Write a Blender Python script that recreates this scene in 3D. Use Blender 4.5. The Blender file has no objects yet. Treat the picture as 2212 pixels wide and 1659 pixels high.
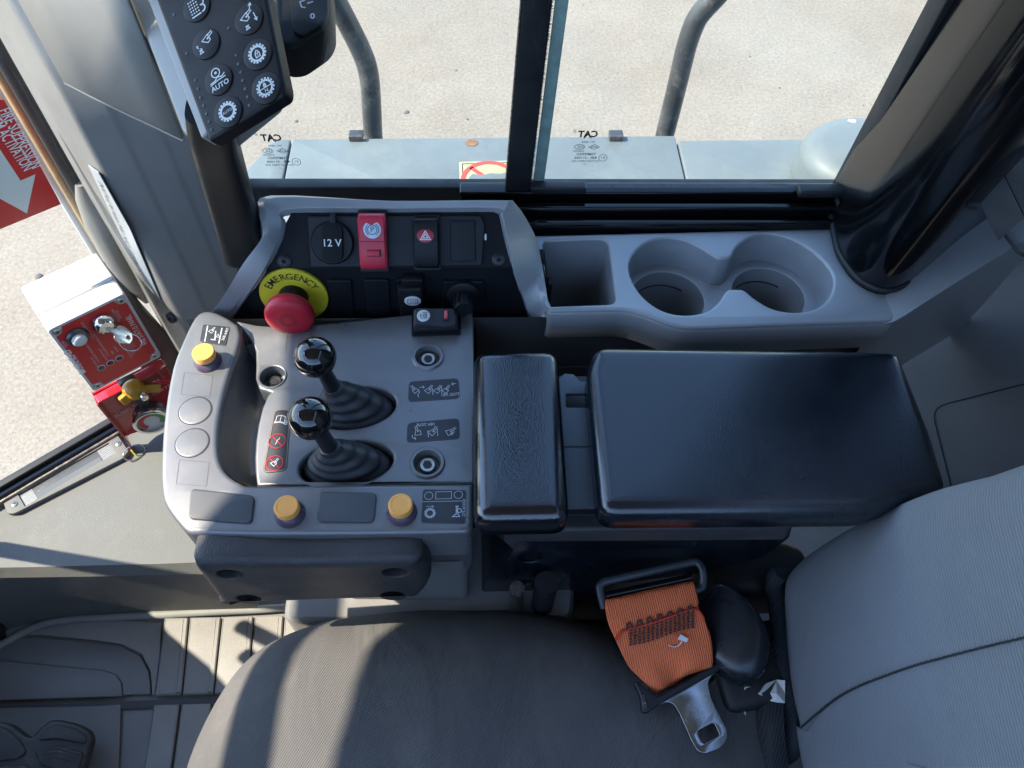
import bpy, bmesh, math, random
from math import sin, cos, pi, radians as rad
from mathutils import Vector as V, Matrix
from mathutils.geometry import tessellate_polygon
random.seed(7)
S = bpy.context.scene
COL = S.collection

# ------------------------------------------------------------------ camera
FPX, CX, CY = 1661.0, 1106.0, 829.5          # photo read at 2212 x 1659
PITCH, ROLL, YAW = rad(56), rad(3), rad(-4.3)
CAM = V((0, 0, 1.23))
_R0, _F0, _U0 = V((1, 0, 0)), V((0, cos(PITCH), -sin(PITCH))), V((0, sin(PITCH), cos(PITCH)))
_rz = Matrix.Rotation(YAW, 3, 'Z')
CR = _rz @ (cos(ROLL) * _R0 + sin(ROLL) * _U0)
CU = _rz @ (-sin(ROLL) * _R0 + cos(ROLL) * _U0)
CF = _rz @ _F0
cd = bpy.data.cameras.new('camera'); cam = bpy.data.objects.new('camera', cd); COL.objects.link(cam)
cd.sensor_width = 36.0; cd.lens = FPX / 2212 * 36; cd.clip_start = 0.02; cd.clip_end = 500
m = Matrix((CR, CU, -CF)).transposed().to_4x4(); m.translation = CAM
cam.matrix_world = m
S.camera = cam

# ------------------------------------------------------------------ light
SUN_EL, SUN_AZ = rad(48), rad(3)             # comes from the front of the machine (-X), a little from -Y
SD = V((-cos(SUN_EL) * cos(SUN_AZ), -cos(SUN_EL) * sin(SUN_AZ), sin(SUN_EL)))   # towards the sun
w = bpy.data.worlds.new('World'); S.world = w; w.use_nodes = True
nt = w.node_tree; bg = nt.nodes['Background']
sky = nt.nodes.new('ShaderNodeTexSky'); sky.sky_type = 'NISHITA'; sky.sun_disc = False
sky.sun_elevation = SUN_EL; sky.ozone_density = 2.6; sky.dust_density = .3
sky.sun_rotation = math.atan2(SD.x, SD.y)
nt.links.new(sky.outputs[0], bg.inputs[0]); bg.inputs[1].default_value = 0.15
sd = bpy.data.lights.new('sun', 'SUN'); sd.energy = 2.9; sd.angle = rad(0.53); sd.color = (1, 0.88, 0.72)
sun = bpy.data.objects.new('sun', sd); COL.objects.link(sun)
sun.rotation_euler = SD.to_track_quat('Z', 'Y').to_euler()
vs = S.view_settings
vs.view_transform = 'Standard'; vs.look = 'None'; vs.gamma = 1; vs.use_curve_mapping = False
vs.exposure = 2.2
S.cycles.max_bounces = 8; S.cycles.transparent_max_bounces = 12
S.cycles.caustics_reflective = False; S.cycles.caustics_refractive = False

# ------------------------------------------------------------------ picking points: photo pixel -> real place
def ray(u, v): return CR * ((u - CX) / FPX) - CU * ((v - CY) / FPX) + CF
def pz(u, v, z):
    d = ray(u, v); return CAM + d * ((z - CAM.z) / d.z)
def py(u, v, y):
    d = ray(u, v); return CAM + d * (y / d.y)
def pd(u, v, t): return CAM + ray(u, v) * t
def crop(x0, y0, s):
    return lambda x, y: ((x0 + x / s) * 0.548611, (y0 + y / s) * 0.548611)
KA, KB, KC, KD = crop(0, 0, 1.8433), crop(1000, 0, 1.58), crop(2400, 0, 1.3554), crop(0, 900, 1.50875)
KE, KF, KG, KH = crop(800, 750, 1.58), crop(600, 1200, 1.7015), crop(2000, 800, 1.3825), crop(1800, 1300, .991)
KI, KJ, KL, KM = crop(0, 1900, 1.4762), crop(700, 1950, 1.47467), crop(2200, 2100, 1.7955), crop(2900, 1700, 1.2527)

class Frame:
    def __init__(s, o, x, n):
        s.o = V(o); n = V(n).normalized(); x = V(x); x = (x - n * x.dot(n)).normalized()
        s.x, s.n, s.y = x, n, n.cross(x)
        s.M = Matrix((x, s.y, n)).transposed().to_4x4(); s.M.translation = s.o
    def px(s, u, v, h=0.0):
        d = ray(u, v); o = s.o + s.n * h
        t = (o - CAM).dot(s.n) / d.dot(s.n); q = CAM + d * t - o
        return (q.dot(s.x), q.dot(s.y))
    def w(s, x, y, h=0.0): return s.o + s.x * x + s.y * y + s.n * h
    def at(s, u, v, h=0.0):
        x, y = s.px(u, v, h); return s.w(x, y, h)
    def sub(s, x, y, h=0.0, rot=0.0): 
        return Frame(s.w(x, y, h), s.x * cos(rot) + s.y * sin(rot), s.n)
def FZ(z, u=CX, v=CY): return Frame(pz(u, v, z), (1, 0, 0), (0, 0, 1))
I4 = Matrix.Identity(4)

# ------------------------------------------------------------------ materials
MATS = {}
def mat(name, col, rough=.5, metal=0., bump=None, var=None, coat=0., spec=.5, twill=None, emit=None, dust=None, fold=None, coatr=.08):
    if name in MATS: return MATS[name]
    M = bpy.data.materials.new(name); M.use_nodes = True
    n = M.node_tree; N = n.nodes; L = n.links; b = N['Principled BSDF']
    b.inputs['Base Color'].default_value = (*col, 1); b.inputs['Roughness'].default_value = rough
    b.inputs['Metallic'].default_value = metal; b.inputs['Specular IOR Level'].default_value = spec
    b.inputs['Coat Weight'].default_value = coat; b.inputs['Coat Roughness'].default_value = coatr
    tc = N.new('ShaderNodeTexCoord'); co = tc.outputs['Object']
    hs = []
    src = None
    if var:                                     # (scale, amount): uneven colour; also roughness
        t = N.new('ShaderNodeTexNoise'); t.inputs['Scale'].default_value = var[0]; t.inputs['Detail'].default_value = 6
        t.inputs['Roughness'].default_value = .65
        L.new(co, t.inputs['Vector'])
        r = N.new('ShaderNodeMapRange'); r.inputs['From Min'].default_value = .3; r.inputs['From Max'].default_value = .7
        r.inputs['To Min'].default_value = 1 - var[1]; r.inputs['To Max'].default_value = 1 + var[1]
        L.new(t.outputs['Fac'], r.inputs['Value'])
        mx = N.new('ShaderNodeMix'); mx.data_type = 'RGBA'; mx.blend_type = 'MULTIPLY'; mx.inputs[0].default_value = 1
        mx.inputs[6].default_value = (*col, 1); L.new(r.outputs[0], mx.inputs[7]); src = mx.outputs[2]
        r2 = N.new('ShaderNodeMapRange'); r2.inputs['From Min'].default_value = .3; r2.inputs['From Max'].default_value = .7
        r2.inputs['To Min'].default_value = max(.02, rough - .12); r2.inputs['To Max'].default_value = min(1, rough + .12)
        L.new(t.outputs['Fac'], r2.inputs['Value']); L.new(r2.outputs[0], b.inputs['Roughness'])
    if dust:                                    # (colour, scale, threshold, amount): patches and specks of dust
        t = N.new('ShaderNodeTexNoise'); t.inputs['Scale'].default_value = dust[1]; t.inputs['Detail'].default_value = 10
        t.inputs['Roughness'].default_value = .75
        L.new(co, t.inputs['Vector'])
        r = N.new('ShaderNodeMapRange'); r.inputs['From Min'].default_value = dust[2]; r.inputs['From Max'].default_value = dust[2] + .18
        r.inputs['To Max'].default_value = dust[3]; L.new(t.outputs['Fac'], r.inputs['Value'])
        mx = N.new('ShaderNodeMix'); mx.data_type = 'RGBA'; L.new(r.outputs[0], mx.inputs[0])
        if src: L.new(src, mx.inputs[6])
        else: mx.inputs[6].default_value = (*col, 1)
        mx.inputs[7].default_value = (*dust[0], 1); src = mx.outputs[2]
    if twill:                                   # (spacing m, angle, strength, darkening)
        mp = N.new('ShaderNodeMapping'); mp.inputs['Rotation'].default_value = twill[1] if isinstance(twill[1], tuple) else (0, 0, twill[1]); L.new(co, mp.inputs['Vector'])
        t = N.new('ShaderNodeTexWave'); t.inputs['Scale'].default_value = .314 / twill[0]; t.inputs['Distortion'].default_value = .6
        t.inputs['Detail'].default_value = 2; t.inputs['Detail Scale'].default_value = 1.5
        L.new(mp.outputs[0], t.inputs['Vector']); hs.append((t.outputs['Fac'], twill[2], .0012))
        r = N.new('ShaderNodeMapRange'); r.inputs['To Min'].default_value = 1 - twill[3]; r.inputs['To Max'].default_value = 1 + twill[3] * .6
        L.new(t.outputs['Fac'], r.inputs['Value'])
        mx = N.new('ShaderNodeMix'); mx.data_type = 'RGBA'; mx.blend_type = 'MULTIPLY'; mx.inputs[0].default_value = 1
        if src: L.new(src, mx.inputs[6])
        else: mx.inputs[6].default_value = (*col, 1)
        L.new(r.outputs[0], mx.inputs[7]); src = mx.outputs[2]
    if src: L.new(src, b.inputs['Base Color'])
    if bump:                                    # (scale, strength[, kind])
        kind = bump[2] if len(bump) > 2 else 'noise'
        if kind == 'noise':
            t = N.new('ShaderNodeTexNoise'); t.inputs['Detail'].default_value = 3; o = 'Fac'
        else:
            t = N.new('ShaderNodeTexVoronoi'); t.feature = 'SMOOTH_F1'; o = 'Distance'
        t.inputs['Scale'].default_value = bump[0]; L.new(co, t.inputs['Vector'])
        hs.append((t.outputs[o], bump[1], .001))
    if fold:                                    # (scale, strength): soft creases
        mp = N.new('ShaderNodeMapping'); mp.inputs['Scale'].default_value = (1, .35, .6); mp.inputs['Rotation'].default_value = (0, .4, .6); L.new(co, mp.inputs['Vector'])
        t = N.new('ShaderNodeTexNoise'); t.inputs['Scale'].default_value = fold[0]; t.inputs['Detail'].default_value = 3; t.inputs['Distortion'].default_value = .8
        L.new(mp.outputs[0], t.inputs['Vector']); hs.append((t.outputs['Fac'], fold[1], .012))
    prev = None
    for h, st, dist in hs:
        bp = N.new('ShaderNodeBump'); bp.inputs['Strength'].default_value = st; bp.inputs['Distance'].default_value = dist
        L.new(h, bp.inputs['Height'])
        if prev: L.new(prev, bp.inputs['Normal'])
        prev = bp.outputs[0]
    if prev: L.new(prev, b.inputs['Normal'])
    if emit: b.inputs['Emission Color'].default_value = (*emit, 1); b.inputs['Emission Strength'].default_value = 1
    MATS[name] = M; return M
def glass(name, tint, refl=.09, haze=0.):
    M = bpy.data.materials.new(name); M.use_nodes = True; n = M.node_tree; N = n.nodes; L = n.links
    N.remove(N['Principled BSDF'])
    tr = N.new('ShaderNodeBsdfTransparent'); tr.inputs[0].default_value = (*tint, 1)
    gl = N.new('ShaderNodeBsdfGlossy'); gl.inputs['Roughness'].default_value = .02
    lw = N.new('ShaderNodeLayerWeight'); pw = N.new('ShaderNodeMath'); pw.operation = 'POWER'; pw.inputs[1].default_value = 5; L.new(lw.outputs['Facing'], pw.inputs[0])
    fr = N.new('ShaderNodeMath'); fr.operation = 'MULTIPLY_ADD'; fr.inputs[1].default_value = .55; fr.inputs[2].default_value = refl * .25; L.new(pw.outputs[0], fr.inputs[0])
    mx = N.new('ShaderNodeMixShader'); L.new(fr.outputs[0], mx.inputs[0]); L.new(tr.outputs[0], mx.inputs[1]); L.new(gl.outputs[0], mx.inputs[2])
    out = mx
    if haze:                                    # a film of dust on the pane
        df = N.new('ShaderNodeBsdfDiffuse'); df.inputs[0].default_value = (.7, .68, .64, 1)
        tx = N.new('ShaderNodeTexNoise'); tx.inputs['Scale'].default_value = 14; tx.inputs['Detail'].default_value = 9; tx.inputs['Roughness'].default_value = .7
        tc = N.new('ShaderNodeTexCoord'); L.new(tc.outputs['Object'], tx.inputs['Vector'])
        r = N.new('ShaderNodeMapRange'); r.inputs['From Min'].default_value = .35; r.inputs['From Max'].default_value = .8; r.inputs['To Max'].default_value = haze
        L.new(tx.outputs['Fac'], r.inputs['Value'])
        m2 = N.new('ShaderNodeMixShader'); L.new(r.outputs[0], m2.inputs[0]); L.new(mx.outputs[0], m2.inputs[1]); L.new(df.outputs[0], m2.inputs[2]); out = m2
    L.new(out.outputs[0], N['Material Output'].inputs['Surface']); MATS[name] = M; return M

G = dict(
    trimb=mat('shade_blue_trim_plastic', (.250, .268, .284), .38, spec=1.0, coat=.6, coatr=.34, bump=(1400, .22), var=(9, .08), dust=((.30, .30, .29), 24, .62, .2)),  # trim plastic again, blue of the skylit shade put into its colour
    trim=mat('grey_trim_plastic', (.195, .192, .182), .38, spec=.85, bump=(1400, .22), var=(9, .09), dust=((.30, .28, .25), 22, .60, .22)),
    cons=mat('console_grey_plastic', (.105, .108, .112), .36, spec=1.0, coat=.8, coatr=.34, bump=(1600, .25), var=(14, .07), dust=((.26, .235, .20), 45, .57, .32)),
    consd=mat('console_dark_plastic', (.060, .064, .070), .5, bump=(1500, .25), var=(16, .1)),
    panel=mat('black_panel_plastic', (.006, .007, .009), .55, spec=.18, bump=(1500, .2), var=(18, .18), dust=((.10, .095, .09), 60, .64, .16)),
    rocker=mat('black_rocker_plastic', (.007, .008, .010), .45, spec=.25, bump=(1800, .12), dust=((.18, .17, .16), 90, .64, .2)),
    blk=mat('black_gloss_paint', (.003, .0035, .0045), .13, var=(6, .3), coat=.1, spec=.4),
    blkm=mat('black_rubber', (.012, .013, .015), .55, var=(30, .3), bump=(900, .15), dust=((.13, .12, .11), 50, .62, .3)),
    leather=mat('black_grained_vinyl', (.0045, .008, .0130), .22, spec=.85, bump=(950, .10, 'vor'), var=(4, .2)),
    leatherd=mat('black_pad_foam', (.036, .036, .036), .48, bump=(800, .4, 'vor'), var=(10, .15), dust=((.20, .16, .12), 12, .56, .35)),
    knob=mat('black_gloss_knob', (.004, .004, .005), .07, coat=.6),
    shaft=mat('black_shaft', (.012, .013, .015), .35, var=(60, .3)),
    boot=mat('black_rubber_boot', (.028, .030, .034), .48, bump=(1200, .12), var=(40, .15), dust=((.15, .15, .15), 60, .64, .2)),
    white=mat('white_print', (.72, .74, .74), .5),
    wline=mat('pale_print', (.50, .54, .56), .5),
    red=mat('red_plastic', (.50, .02, .045), .42, var=(40, .12)),
    redb=mat('red_button', (.50, .012, .030), .45, var=(30, .10), bump=(1500, .05)),
    yel=mat('yellow_legend', (.62, .53, .025), .5, var=(40, .1)),
    orange=mat('orange_button_cap', (.92, .40, .09), .42, var=(60, .06)),
    violet=mat('dark_violet_button_cone', (.075, .05, .075), .3, var=(60, .2)),
    steel=mat('zinc_steel', (.42, .42, .40), .35, metal=1, var=(200, .3), bump=(900, .2)),
    dsteel=mat('dirty_steel', (.20, .18, .16), .5, metal=.8, var=(150, .4), bump=(700, .3)),
    grit=mat('gritty_dirt', (.19, .165, .135), .9, bump=(1600, .8), var=(400, .45)),
    sheet=mat('seat_belt_steel', (.40, .43, .46), .22, metal=1, var=(35, .22)),
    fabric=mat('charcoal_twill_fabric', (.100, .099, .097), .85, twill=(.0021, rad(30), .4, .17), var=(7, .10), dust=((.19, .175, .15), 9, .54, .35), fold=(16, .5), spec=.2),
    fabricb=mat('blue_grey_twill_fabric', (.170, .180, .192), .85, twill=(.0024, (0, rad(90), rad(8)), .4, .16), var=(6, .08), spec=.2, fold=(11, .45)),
    edge=mat('dark_edge_binding', (.030, .038, .044), .8, twill=(.0022, rad(35), .6, .35), spec=.2),
    thread=mat('dark_thread', (.02, .02, .022), .8),
    web=mat('orange_webbing', (.86, .19, .07), .75, twill=(.0022, rad(0), .6, .22), var=(20, .14), spec=.3),
    thread2=mat('brown_thread', (.085, .045, .04), .8),
    rubberf=mat('grey_floor_mat', (.225, .225, .21), .6, bump=(420, .45), var=(8, .16), dust=((.30, .25, .20), 14, .56, .5)),
    floor=mat('grey_floor_paint', (.16, .16, .152), .55, var=(10, .15), dust=((.26, .20, .15), 16, .54, .6), bump=(500, .25)),
    kick=mat('dusty_kick_panel', (.130, .132, .122), .62, var=(10, .12), bump=(700, .4), dust=((.19, .18, .155), 18, .54, .45)),
    boxw=mat('white_enclosure', (.60, .61, .60), .35, var=(12, .04)),
    boxg=mat('grey_enclosure_lid', (.50, .51, .51), .4, var=(12, .05)),
    redl=mat('red_label', (.52, .022, .020), .4, var=(20, .10)),
    redp=mat('red_gloss_paint', (.42, .012, .025), .22, coat=.5, var=(12, .15)),
    pink=mat('pale_print_on_red', (.58, .42, .40), .5),
    brass=mat('yellow_wing_knob', (.42, .22, .02), .38, var=(30, .25)),
    chrome=mat('chrome', (.62, .62, .62), .12, metal=1),
    gun=mat('gauge_grey', (.10, .10, .11), .3, metal=.6),
    fend=mat('pale_blue_grey_paint', (.132, .160, .170), .55, var=(5, .14), bump=(260, .25), dust=((.20, .225, .21), 7, .50, .5)),
    decal=mat('pale_yellow_decal', (.34, .33, .19), .5, var=(10, .1)),
    rail=mat('dark_scuffed_handrail', (.045, .048, .052), .38, var=(18, .4), dust=((.26, .24, .20), 26, .52, .6)),
    rust=mat('rusty_steel', (.20, .10, .05), .75, var=(30, .4)),
    ink=mat('black_print', (.015, .015, .02), .5),
    bolt=mat('black_bolt', (.02, .02, .022), .4, metal=.4),
    purp=mat('grey_green_led', (.03, .12, .06), .3),
    paper=mat('crumpled_paper', (.62, .62, .58), .7, var=(30, .15)),
    pedal=mat('black_pedal_rubber', (.03, .032, .033), .5, bump=(500, .3), var=(14, .25), dust=((.22, .21, .19), 16, .55, .4)),
    lens=mat('ribbed_lens', (.09, .093, .09), .25, var=(20, .12), bump=(900, .3)),
)
GL = glass('window_glass', (.93, .965, .96), haze=.08)
GL2 = glass('clear_lens', (.9, .9, .9))

# ------------------------------------------------------------------ object helpers
WM = {}
def link(name, me, M=I4, parent=None, material=None, smooth=40, subsurf=0):
    o = bpy.data.objects.new(name, me); COL.objects.link(o)
    o.matrix_world = M; WM[o] = M.copy()
    if parent is not None:
        o.parent = parent; o.matrix_parent_inverse = WM[parent].inverted(); o.matrix_basis = M
    if material is not None and me is not None and not len(me.materials): me.materials.append(G[material] if isinstance(material, str) else material)
    if me is not None and smooth:
        me.polygons.foreach_set('use_smooth', [True] * len(me.polygons))
        if smooth < 180: me.set_sharp_from_angle(angle=rad(smooth))
    if subsurf:
        md = o.modifiers.new('subdivision', 'SUBSURF'); md.levels = subsurf; md.render_levels = subsurf
    return o
def thing(name, loc, label, cat, group=None):
    o = link(name, None, Matrix.Translation(V(loc)))
    o.empty_display_size = .03
    return tag(o, label, cat, group)
def tag(o, label=None, cat=None, group=None, kind=None):
    if label: o['label'] = label
    if cat: o['category'] = cat
    if group: o['group'] = group
    if kind: o['kind'] = kind
    return o
def mesh(vs, fs, name='m'):
    me = bpy.data.meshes.new(name); me.from_pydata([tuple(v) for v in vs], [], fs); me.validate(); me.update(); return me
def fixn(me):
    bm = bmesh.new(); bm.from_mesh(me); bmesh.ops.recalc_face_normals(bm, faces=bm.faces); bm.to_mesh(me); bm.free(); return me
def area2(p): return sum(p[i][0] * p[(i + 1) % len(p)][1] - p[(i + 1) % len(p)][0] * p[i][1] for i in range(len(p))) / 2
def ccw(p): return p if area2(p) > 0 else p[::-1]
def off(p, d):
    n = len(p); out = []
    for i in range(n):
        a, b, c = V(p[i - 1]), V(p[i]), V(p[(i + 1) % n])
        e1 = (b - a); e2 = (c - b)
        if e1.length < 1e-9: e1 = e2
        if e2.length < 1e-9: e2 = e1
        e1 = e1.normalized(); e2 = e2.normalized()
        n1, n2 = V((-e1.y, e1.x)), V((-e2.y, e2.x))
        k = n1 + n2; kk = max(k.length_squared, .35); out.append(tuple(b + k * (2 * d / kk)))
    return out
def rnd(p, r, n=5):
    """round the corners of a polygon; r one number or one per corner"""
    N = len(p); out = []
    for i in range(N):
        a, b, c = V(p[i - 1][:2]), V(p[i][:2]), V(p[(i + 1) % N][:2])
        ri = r[i] if isinstance(r, (list, tuple)) else r
        ri = min(ri, (a - b).length * .48, (c - b).length * .48)
        if ri <= 1e-6: out.append(tuple(b)); continue
        s, e = b + (a - b).normalized() * ri, b + (c - b).normalized() * ri
        for k in range(n + 1):
            t = k / n; out.append(tuple(s * (1 - t) ** 2 + b * (2 * t * (1 - t)) + e * t * t))
    return out
def crv(p, n=6, closed=True):
    """smooth curve through points (2D or 3D)"""
    P = [V(q) for q in p]; N = len(P); out = []
    for i in range(N if closed else N - 1):
        if closed: a, b, c, d = P[i - 1], P[i], P[(i + 1) % N], P[(i + 2) % N]
        else: a, b, c, d = P[max(i - 1, 0)], P[i], P[i + 1], P[min(i + 2, N - 1)]
        for k in range(n):
            t = k / n
            out.append(.5 * (2 * b + (c - a) * t + (2 * a - 5 * b + 4 * c - d) * t * t + (3 * b - a - 3 * c + d) * t ** 3))
    if not closed: out.append(P[-1])
    return [tuple(q) for q in out]
def circ(x, y, r, n=32, ry=None, a0=0.): return [(x + r * cos(a0 + 2 * pi * k / n), y + (ry or r) * sin(a0 + 2 * pi * k / n)) for k in range(n)]
def rect(x, y, w, h): return [(x - w / 2, y - h / 2), (x + w / 2, y - h / 2), (x + w / 2, y + h / 2), (x - w / 2, y + h / 2)]
def plate_mesh(outer, holes=(), th=.003, bev=.0006, nb=3, bottom=True, hbev=None):
    """flat piece: top at z = 0, underside at -th, rounded upper edges"""
    loops = [ccw(list(outer))] + [ccw(list(h))[::-1] for h in holes]
    vs, fs, tops, bots = [], [], [], []
    for li, lp in enumerate(loops):
        n = len(lp); rings = []; bev_ = bev if li == 0 or hbev is None else hbev
        prof = [(0, -th)] + [(bev_ * (1 - cos(pi / 2 * k / nb)), -bev_ + bev_ * sin(pi / 2 * k / nb)) for k in range(nb + 1)]
        for d, z in prof:
            q = off(lp, d) if d > 0 else lp
            rings.append(len(vs)); vs += [(a, b, z) for a, b in q]
        for r in range(len(rings) - 1):
            for i in range(n):
                j = (i + 1) % n
                fs.append((rings[r] + i, rings[r] + j, rings[r + 1] + j, rings[r + 1] + i))
        tops.append((rings[-1], n)); bots.append((rings[0], n))
    def cap(starts, flip):
        idx = [i for s, n in starts for i in range(s, s + n)]
        tri = tessellate_polygon([[V(vs[i]).to_2d().to_3d() for i in range(s, s + n)] for s, n in starts])
        for t in tri:
            f = [idx[t[0]], idx[t[1]], idx[t[2]]]
            a = (vs[f[1]][0] - vs[f[0]][0]) * (vs[f[2]][1] - vs[f[0]][1]) - (vs[f[1]][1] - vs[f[0]][1]) * (vs[f[2]][0] - vs[f[0]][0])
            if abs(a) < 1e-14: continue
            if (a > 0) == flip: f = f[::-1]
            fs.append(tuple(f))
    cap(tops, False)
    if bottom: cap(bots, True)
    return mesh(vs, fs)
def plate(name, parent, fr, outer, material, th=.003, bev=.0006, h=0., holes=(), smooth=35, nb=3, hbev=None):
    return link(name, plate_mesh(outer, holes, th, bev, nb, True, hbev), fr.M @ Matrix.Translation((0, 0, h)), parent, material, smooth)
def ppx(fr, K, pts, h=0.): return [fr.px(*(K(*p) if K else p), h) for p in pts]
def lathe_mesh(prof, n=32, cap0=True, cap1=True):
    vs, fs = [], []
    for r, z in prof: vs += [(r * cos(2 * pi * k / n), r * sin(2 * pi * k / n), z) for k in range(n)]
    for a in range(len(prof) - 1):
        for i in range(n):
            j = (i + 1) % n; fs.append((a * n + i, a * n + j, (a + 1) * n + j, (a + 1) * n + i))
    if cap0: fs.append(tuple(range(n))[::-1])
    if cap1: fs.append(tuple(range((len(prof) - 1) * n, len(prof) * n)))
    return fixn(mesh(vs, fs))
def lathe(name, parent, M, prof, material, n=32, smooth=40, **k): return link(name, lathe_mesh(prof, n, **k), M, parent, material, smooth)
def sphere_prof(r, z0, n=16, a0=-pi / 2, a1=pi / 2): return [(max(1e-5, r * cos(a0 + (a1 - a0) * k / n)), z0 + r * sin(a0 + (a1 - a0) * k / n)) for k in range(n + 1)]
def loft_mesh(rings, closed=True, cap=(False, False)):
    n = len(rings[0]); vs = [tuple(p) for r in rings for p in r]; fs = []
    for a in range(len(rings) - 1):
        for i in range(n if closed else n - 1):
            j = (i + 1) % n; fs.append((a * n + i, a * n + j, (a + 1) * n + j, (a + 1) * n + i))
    if cap[0]: fs.append(tuple(range(n))[::-1])
    if cap[1]: fs.append(tuple(range((len(rings) - 1) * n, len(rings) * n)))
    return mesh(vs, fs)
def tube_mesh(path, r, n=14, closed=False, ry=None, caps=True):
    P = [V(p) for p in path]; rings = []; up = None
    for i, p in enumerate(P):
        if closed: t = P[(i + 1) % len(P)] - P[i - 1]
        else: t = P[min(i + 1, len(P) - 1)] - P[max(i - 1, 0)]
        t.normalize()
        if up is None:
            up = V((0, 0, 1)) if abs(t.z) < .9 else V((1, 0, 0))
        up = (up - t * up.dot(t)).normalized(); s = t.cross(up)
        ri = r[i] if isinstance(r, (list, tuple)) else r
        rings.append([p + up * ((ry or ri) * cos(2 * pi * k / n)) + s * (ri * sin(2 * pi * k / n)) for k in range(n)])
    if closed: rings.append(rings[0])
    return fixn(loft_mesh(rings, True, (False, False) if closed or not caps else (True, True)))
def tube(name, parent, path, r, material, n=14, M=I4, **k): return link(name, tube_mesh(path, r, n, **k), M, parent, material, 60)
def rbox_mesh(sx, sy, sz, b=.002, seg=3):
    bm = bmesh.new(); bmesh.ops.create_cube(bm, size=1)
    for v in bm.verts: v.co = V((v.co.x * sx, v.co.y * sy, v.co.z * sz))
    if b: bmesh.ops.bevel(bm, geom=list(bm.edges), offset=min(b, sx * .49, sy * .49, sz * .49), segments=seg, affect='EDGES', profile=.5)
    me = bpy.data.meshes.new('m'); bm.to_mesh(me); bm.free(); return me
def rbox(name, parent, M, size, material, b=.002, seg=3): return link(name, rbox_mesh(*size, b, seg), M, parent, material, 50)
def bar(name, parent, p0, p1, w, t, material, up=(0, 0, 1), b=.002):
    """a straight rounded bar of section w x t between two places"""
    p0, p1 = V(p0), V(p1); x = (p1 - p0); f = Frame((p0 + p1) / 2, x, up)
    return rbox(name, parent, f.M, (x.length, w, t), material, b)
def strokes_mesh(lines, wd, th=.0003):
    """printed lines: flat ribbons th proud of the face; a line is a list of points, closed when its last point repeats its first"""
    vs, fs = [], []
    for ln in lines:
        cl = len(ln) > 2 and (V(ln[0]) - V(ln[-1])).length < 1e-7
        p = [V(q) for q in (ln[:-1] if cl else ln)]; n = len(p); b0 = len(vs)
        for i in range(n):
            a = p[i - 1] if (cl or i) else p[0] - (p[1] - p[0]); c = p[(i + 1) % n] if (cl or i < n - 1) else p[i] + (p[i] - p[i - 1])
            e1 = p[i] - a; e2 = c - p[i]
            if e1.length < 1e-9: e1 = e2
            if e2.length < 1e-9: e2 = e1
            e1 = e1.normalized(); e2 = e2.normalized(); k = V((-e1.y - e2.y, e1.x + e2.x)); kk = max(k.length_squared, .8)
            d = k * (wd / kk)
            vs += [(*(p[i] + d), th), (*(p[i] - d), th)]
        for i in range(n if cl else n - 1):
            j = (i + 1) % n; fs.append((b0 + 2 * i, b0 + 2 * i + 1, b0 + 2 * j + 1, b0 + 2 * j))
    return mesh(vs, fs)
def strokes(name, parent, fr, lines, wd, material, h=0., th=.0003):
    return link(name, strokes_mesh(lines, wd, th), fr.M @ Matrix.Translation((0, 0, h)), parent, material, 0)
def xf(lines, x, y, s, rot=0., sx=None, mirror=False):
    """place unit line art at x, y with size s"""
    c, q = cos(rot), sin(rot); k = sx or s
    if mirror: k = -k
    return [[(x + c * a * k - q * b * s, y + q * a * k + c * b * s) for a, b in ln] for ln in lines]
def cl(p): return p + [p[0]]
def arc(x, y, r, a0, a1, n=14): return [(x + r * cos(rad(a0 + (a1 - a0) * k / n)), y + r * sin(rad(a0 + (a1 - a0) * k / n))) for k in range(n + 1)]
TEXTS = []
def text(name, parent, fr, s, x, y, size, material, rot=0., h=0., mirror=False, align='CENTER', sx=1., bold=0., fit=None):
    """lettering, turned into mesh at the end in one go"""
    cu = bpy.data.curves.new(name, 'FONT'); cu.body = s; cu.size = size; cu.align_x = align; cu.align_y = 'CENTER'; cu.resolution_u = 2
    cu.offset = bold * size
    o = bpy.data.objects.new(name, cu); COL.objects.link(o)
    M = fr.M @ Matrix.Translation((x, y, h + .0003)) @ Matrix.Rotation(rot, 4, 'Z') @ Matrix.Diagonal((-sx if mirror else sx, 1, 1, 1))
    o.matrix_world = M; TEXTS.append((o, parent, material, M, name, fit)); return o
def bake_texts():
    bpy.context.view_layer.update(); dg = bpy.context.evaluated_depsgraph_get()
    for o, parent, material, M, name, fit in TEXTS:
        me = bpy.data.meshes.new_from_object(o.evaluated_get(dg))
        if fit and len(me.vertices):
            xs_ = [v.co.x for v in me.vertices]; me.transform(Matrix.Diagonal((fit / (max(xs_) - min(xs_)), 1, 1, 1)))
        me.transform(M)
        cu = o.data; bpy.data.objects.remove(o); bpy.data.curves.remove(cu)
        me.materials.clear()
        if len(me.polygons): link(name, me, I4, parent, material, 0)
def sq(fr): return fr.M
def T(x, y, z=0.): return Matrix.Translation((x, y, z))
def RZ(a): return Matrix.Rotation(a, 4, 'Z')
def RX(a): return Matrix.Rotation(a, 4, 'X')
def RY(a): return Matrix.Rotation(a, 4, 'Y')
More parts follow.
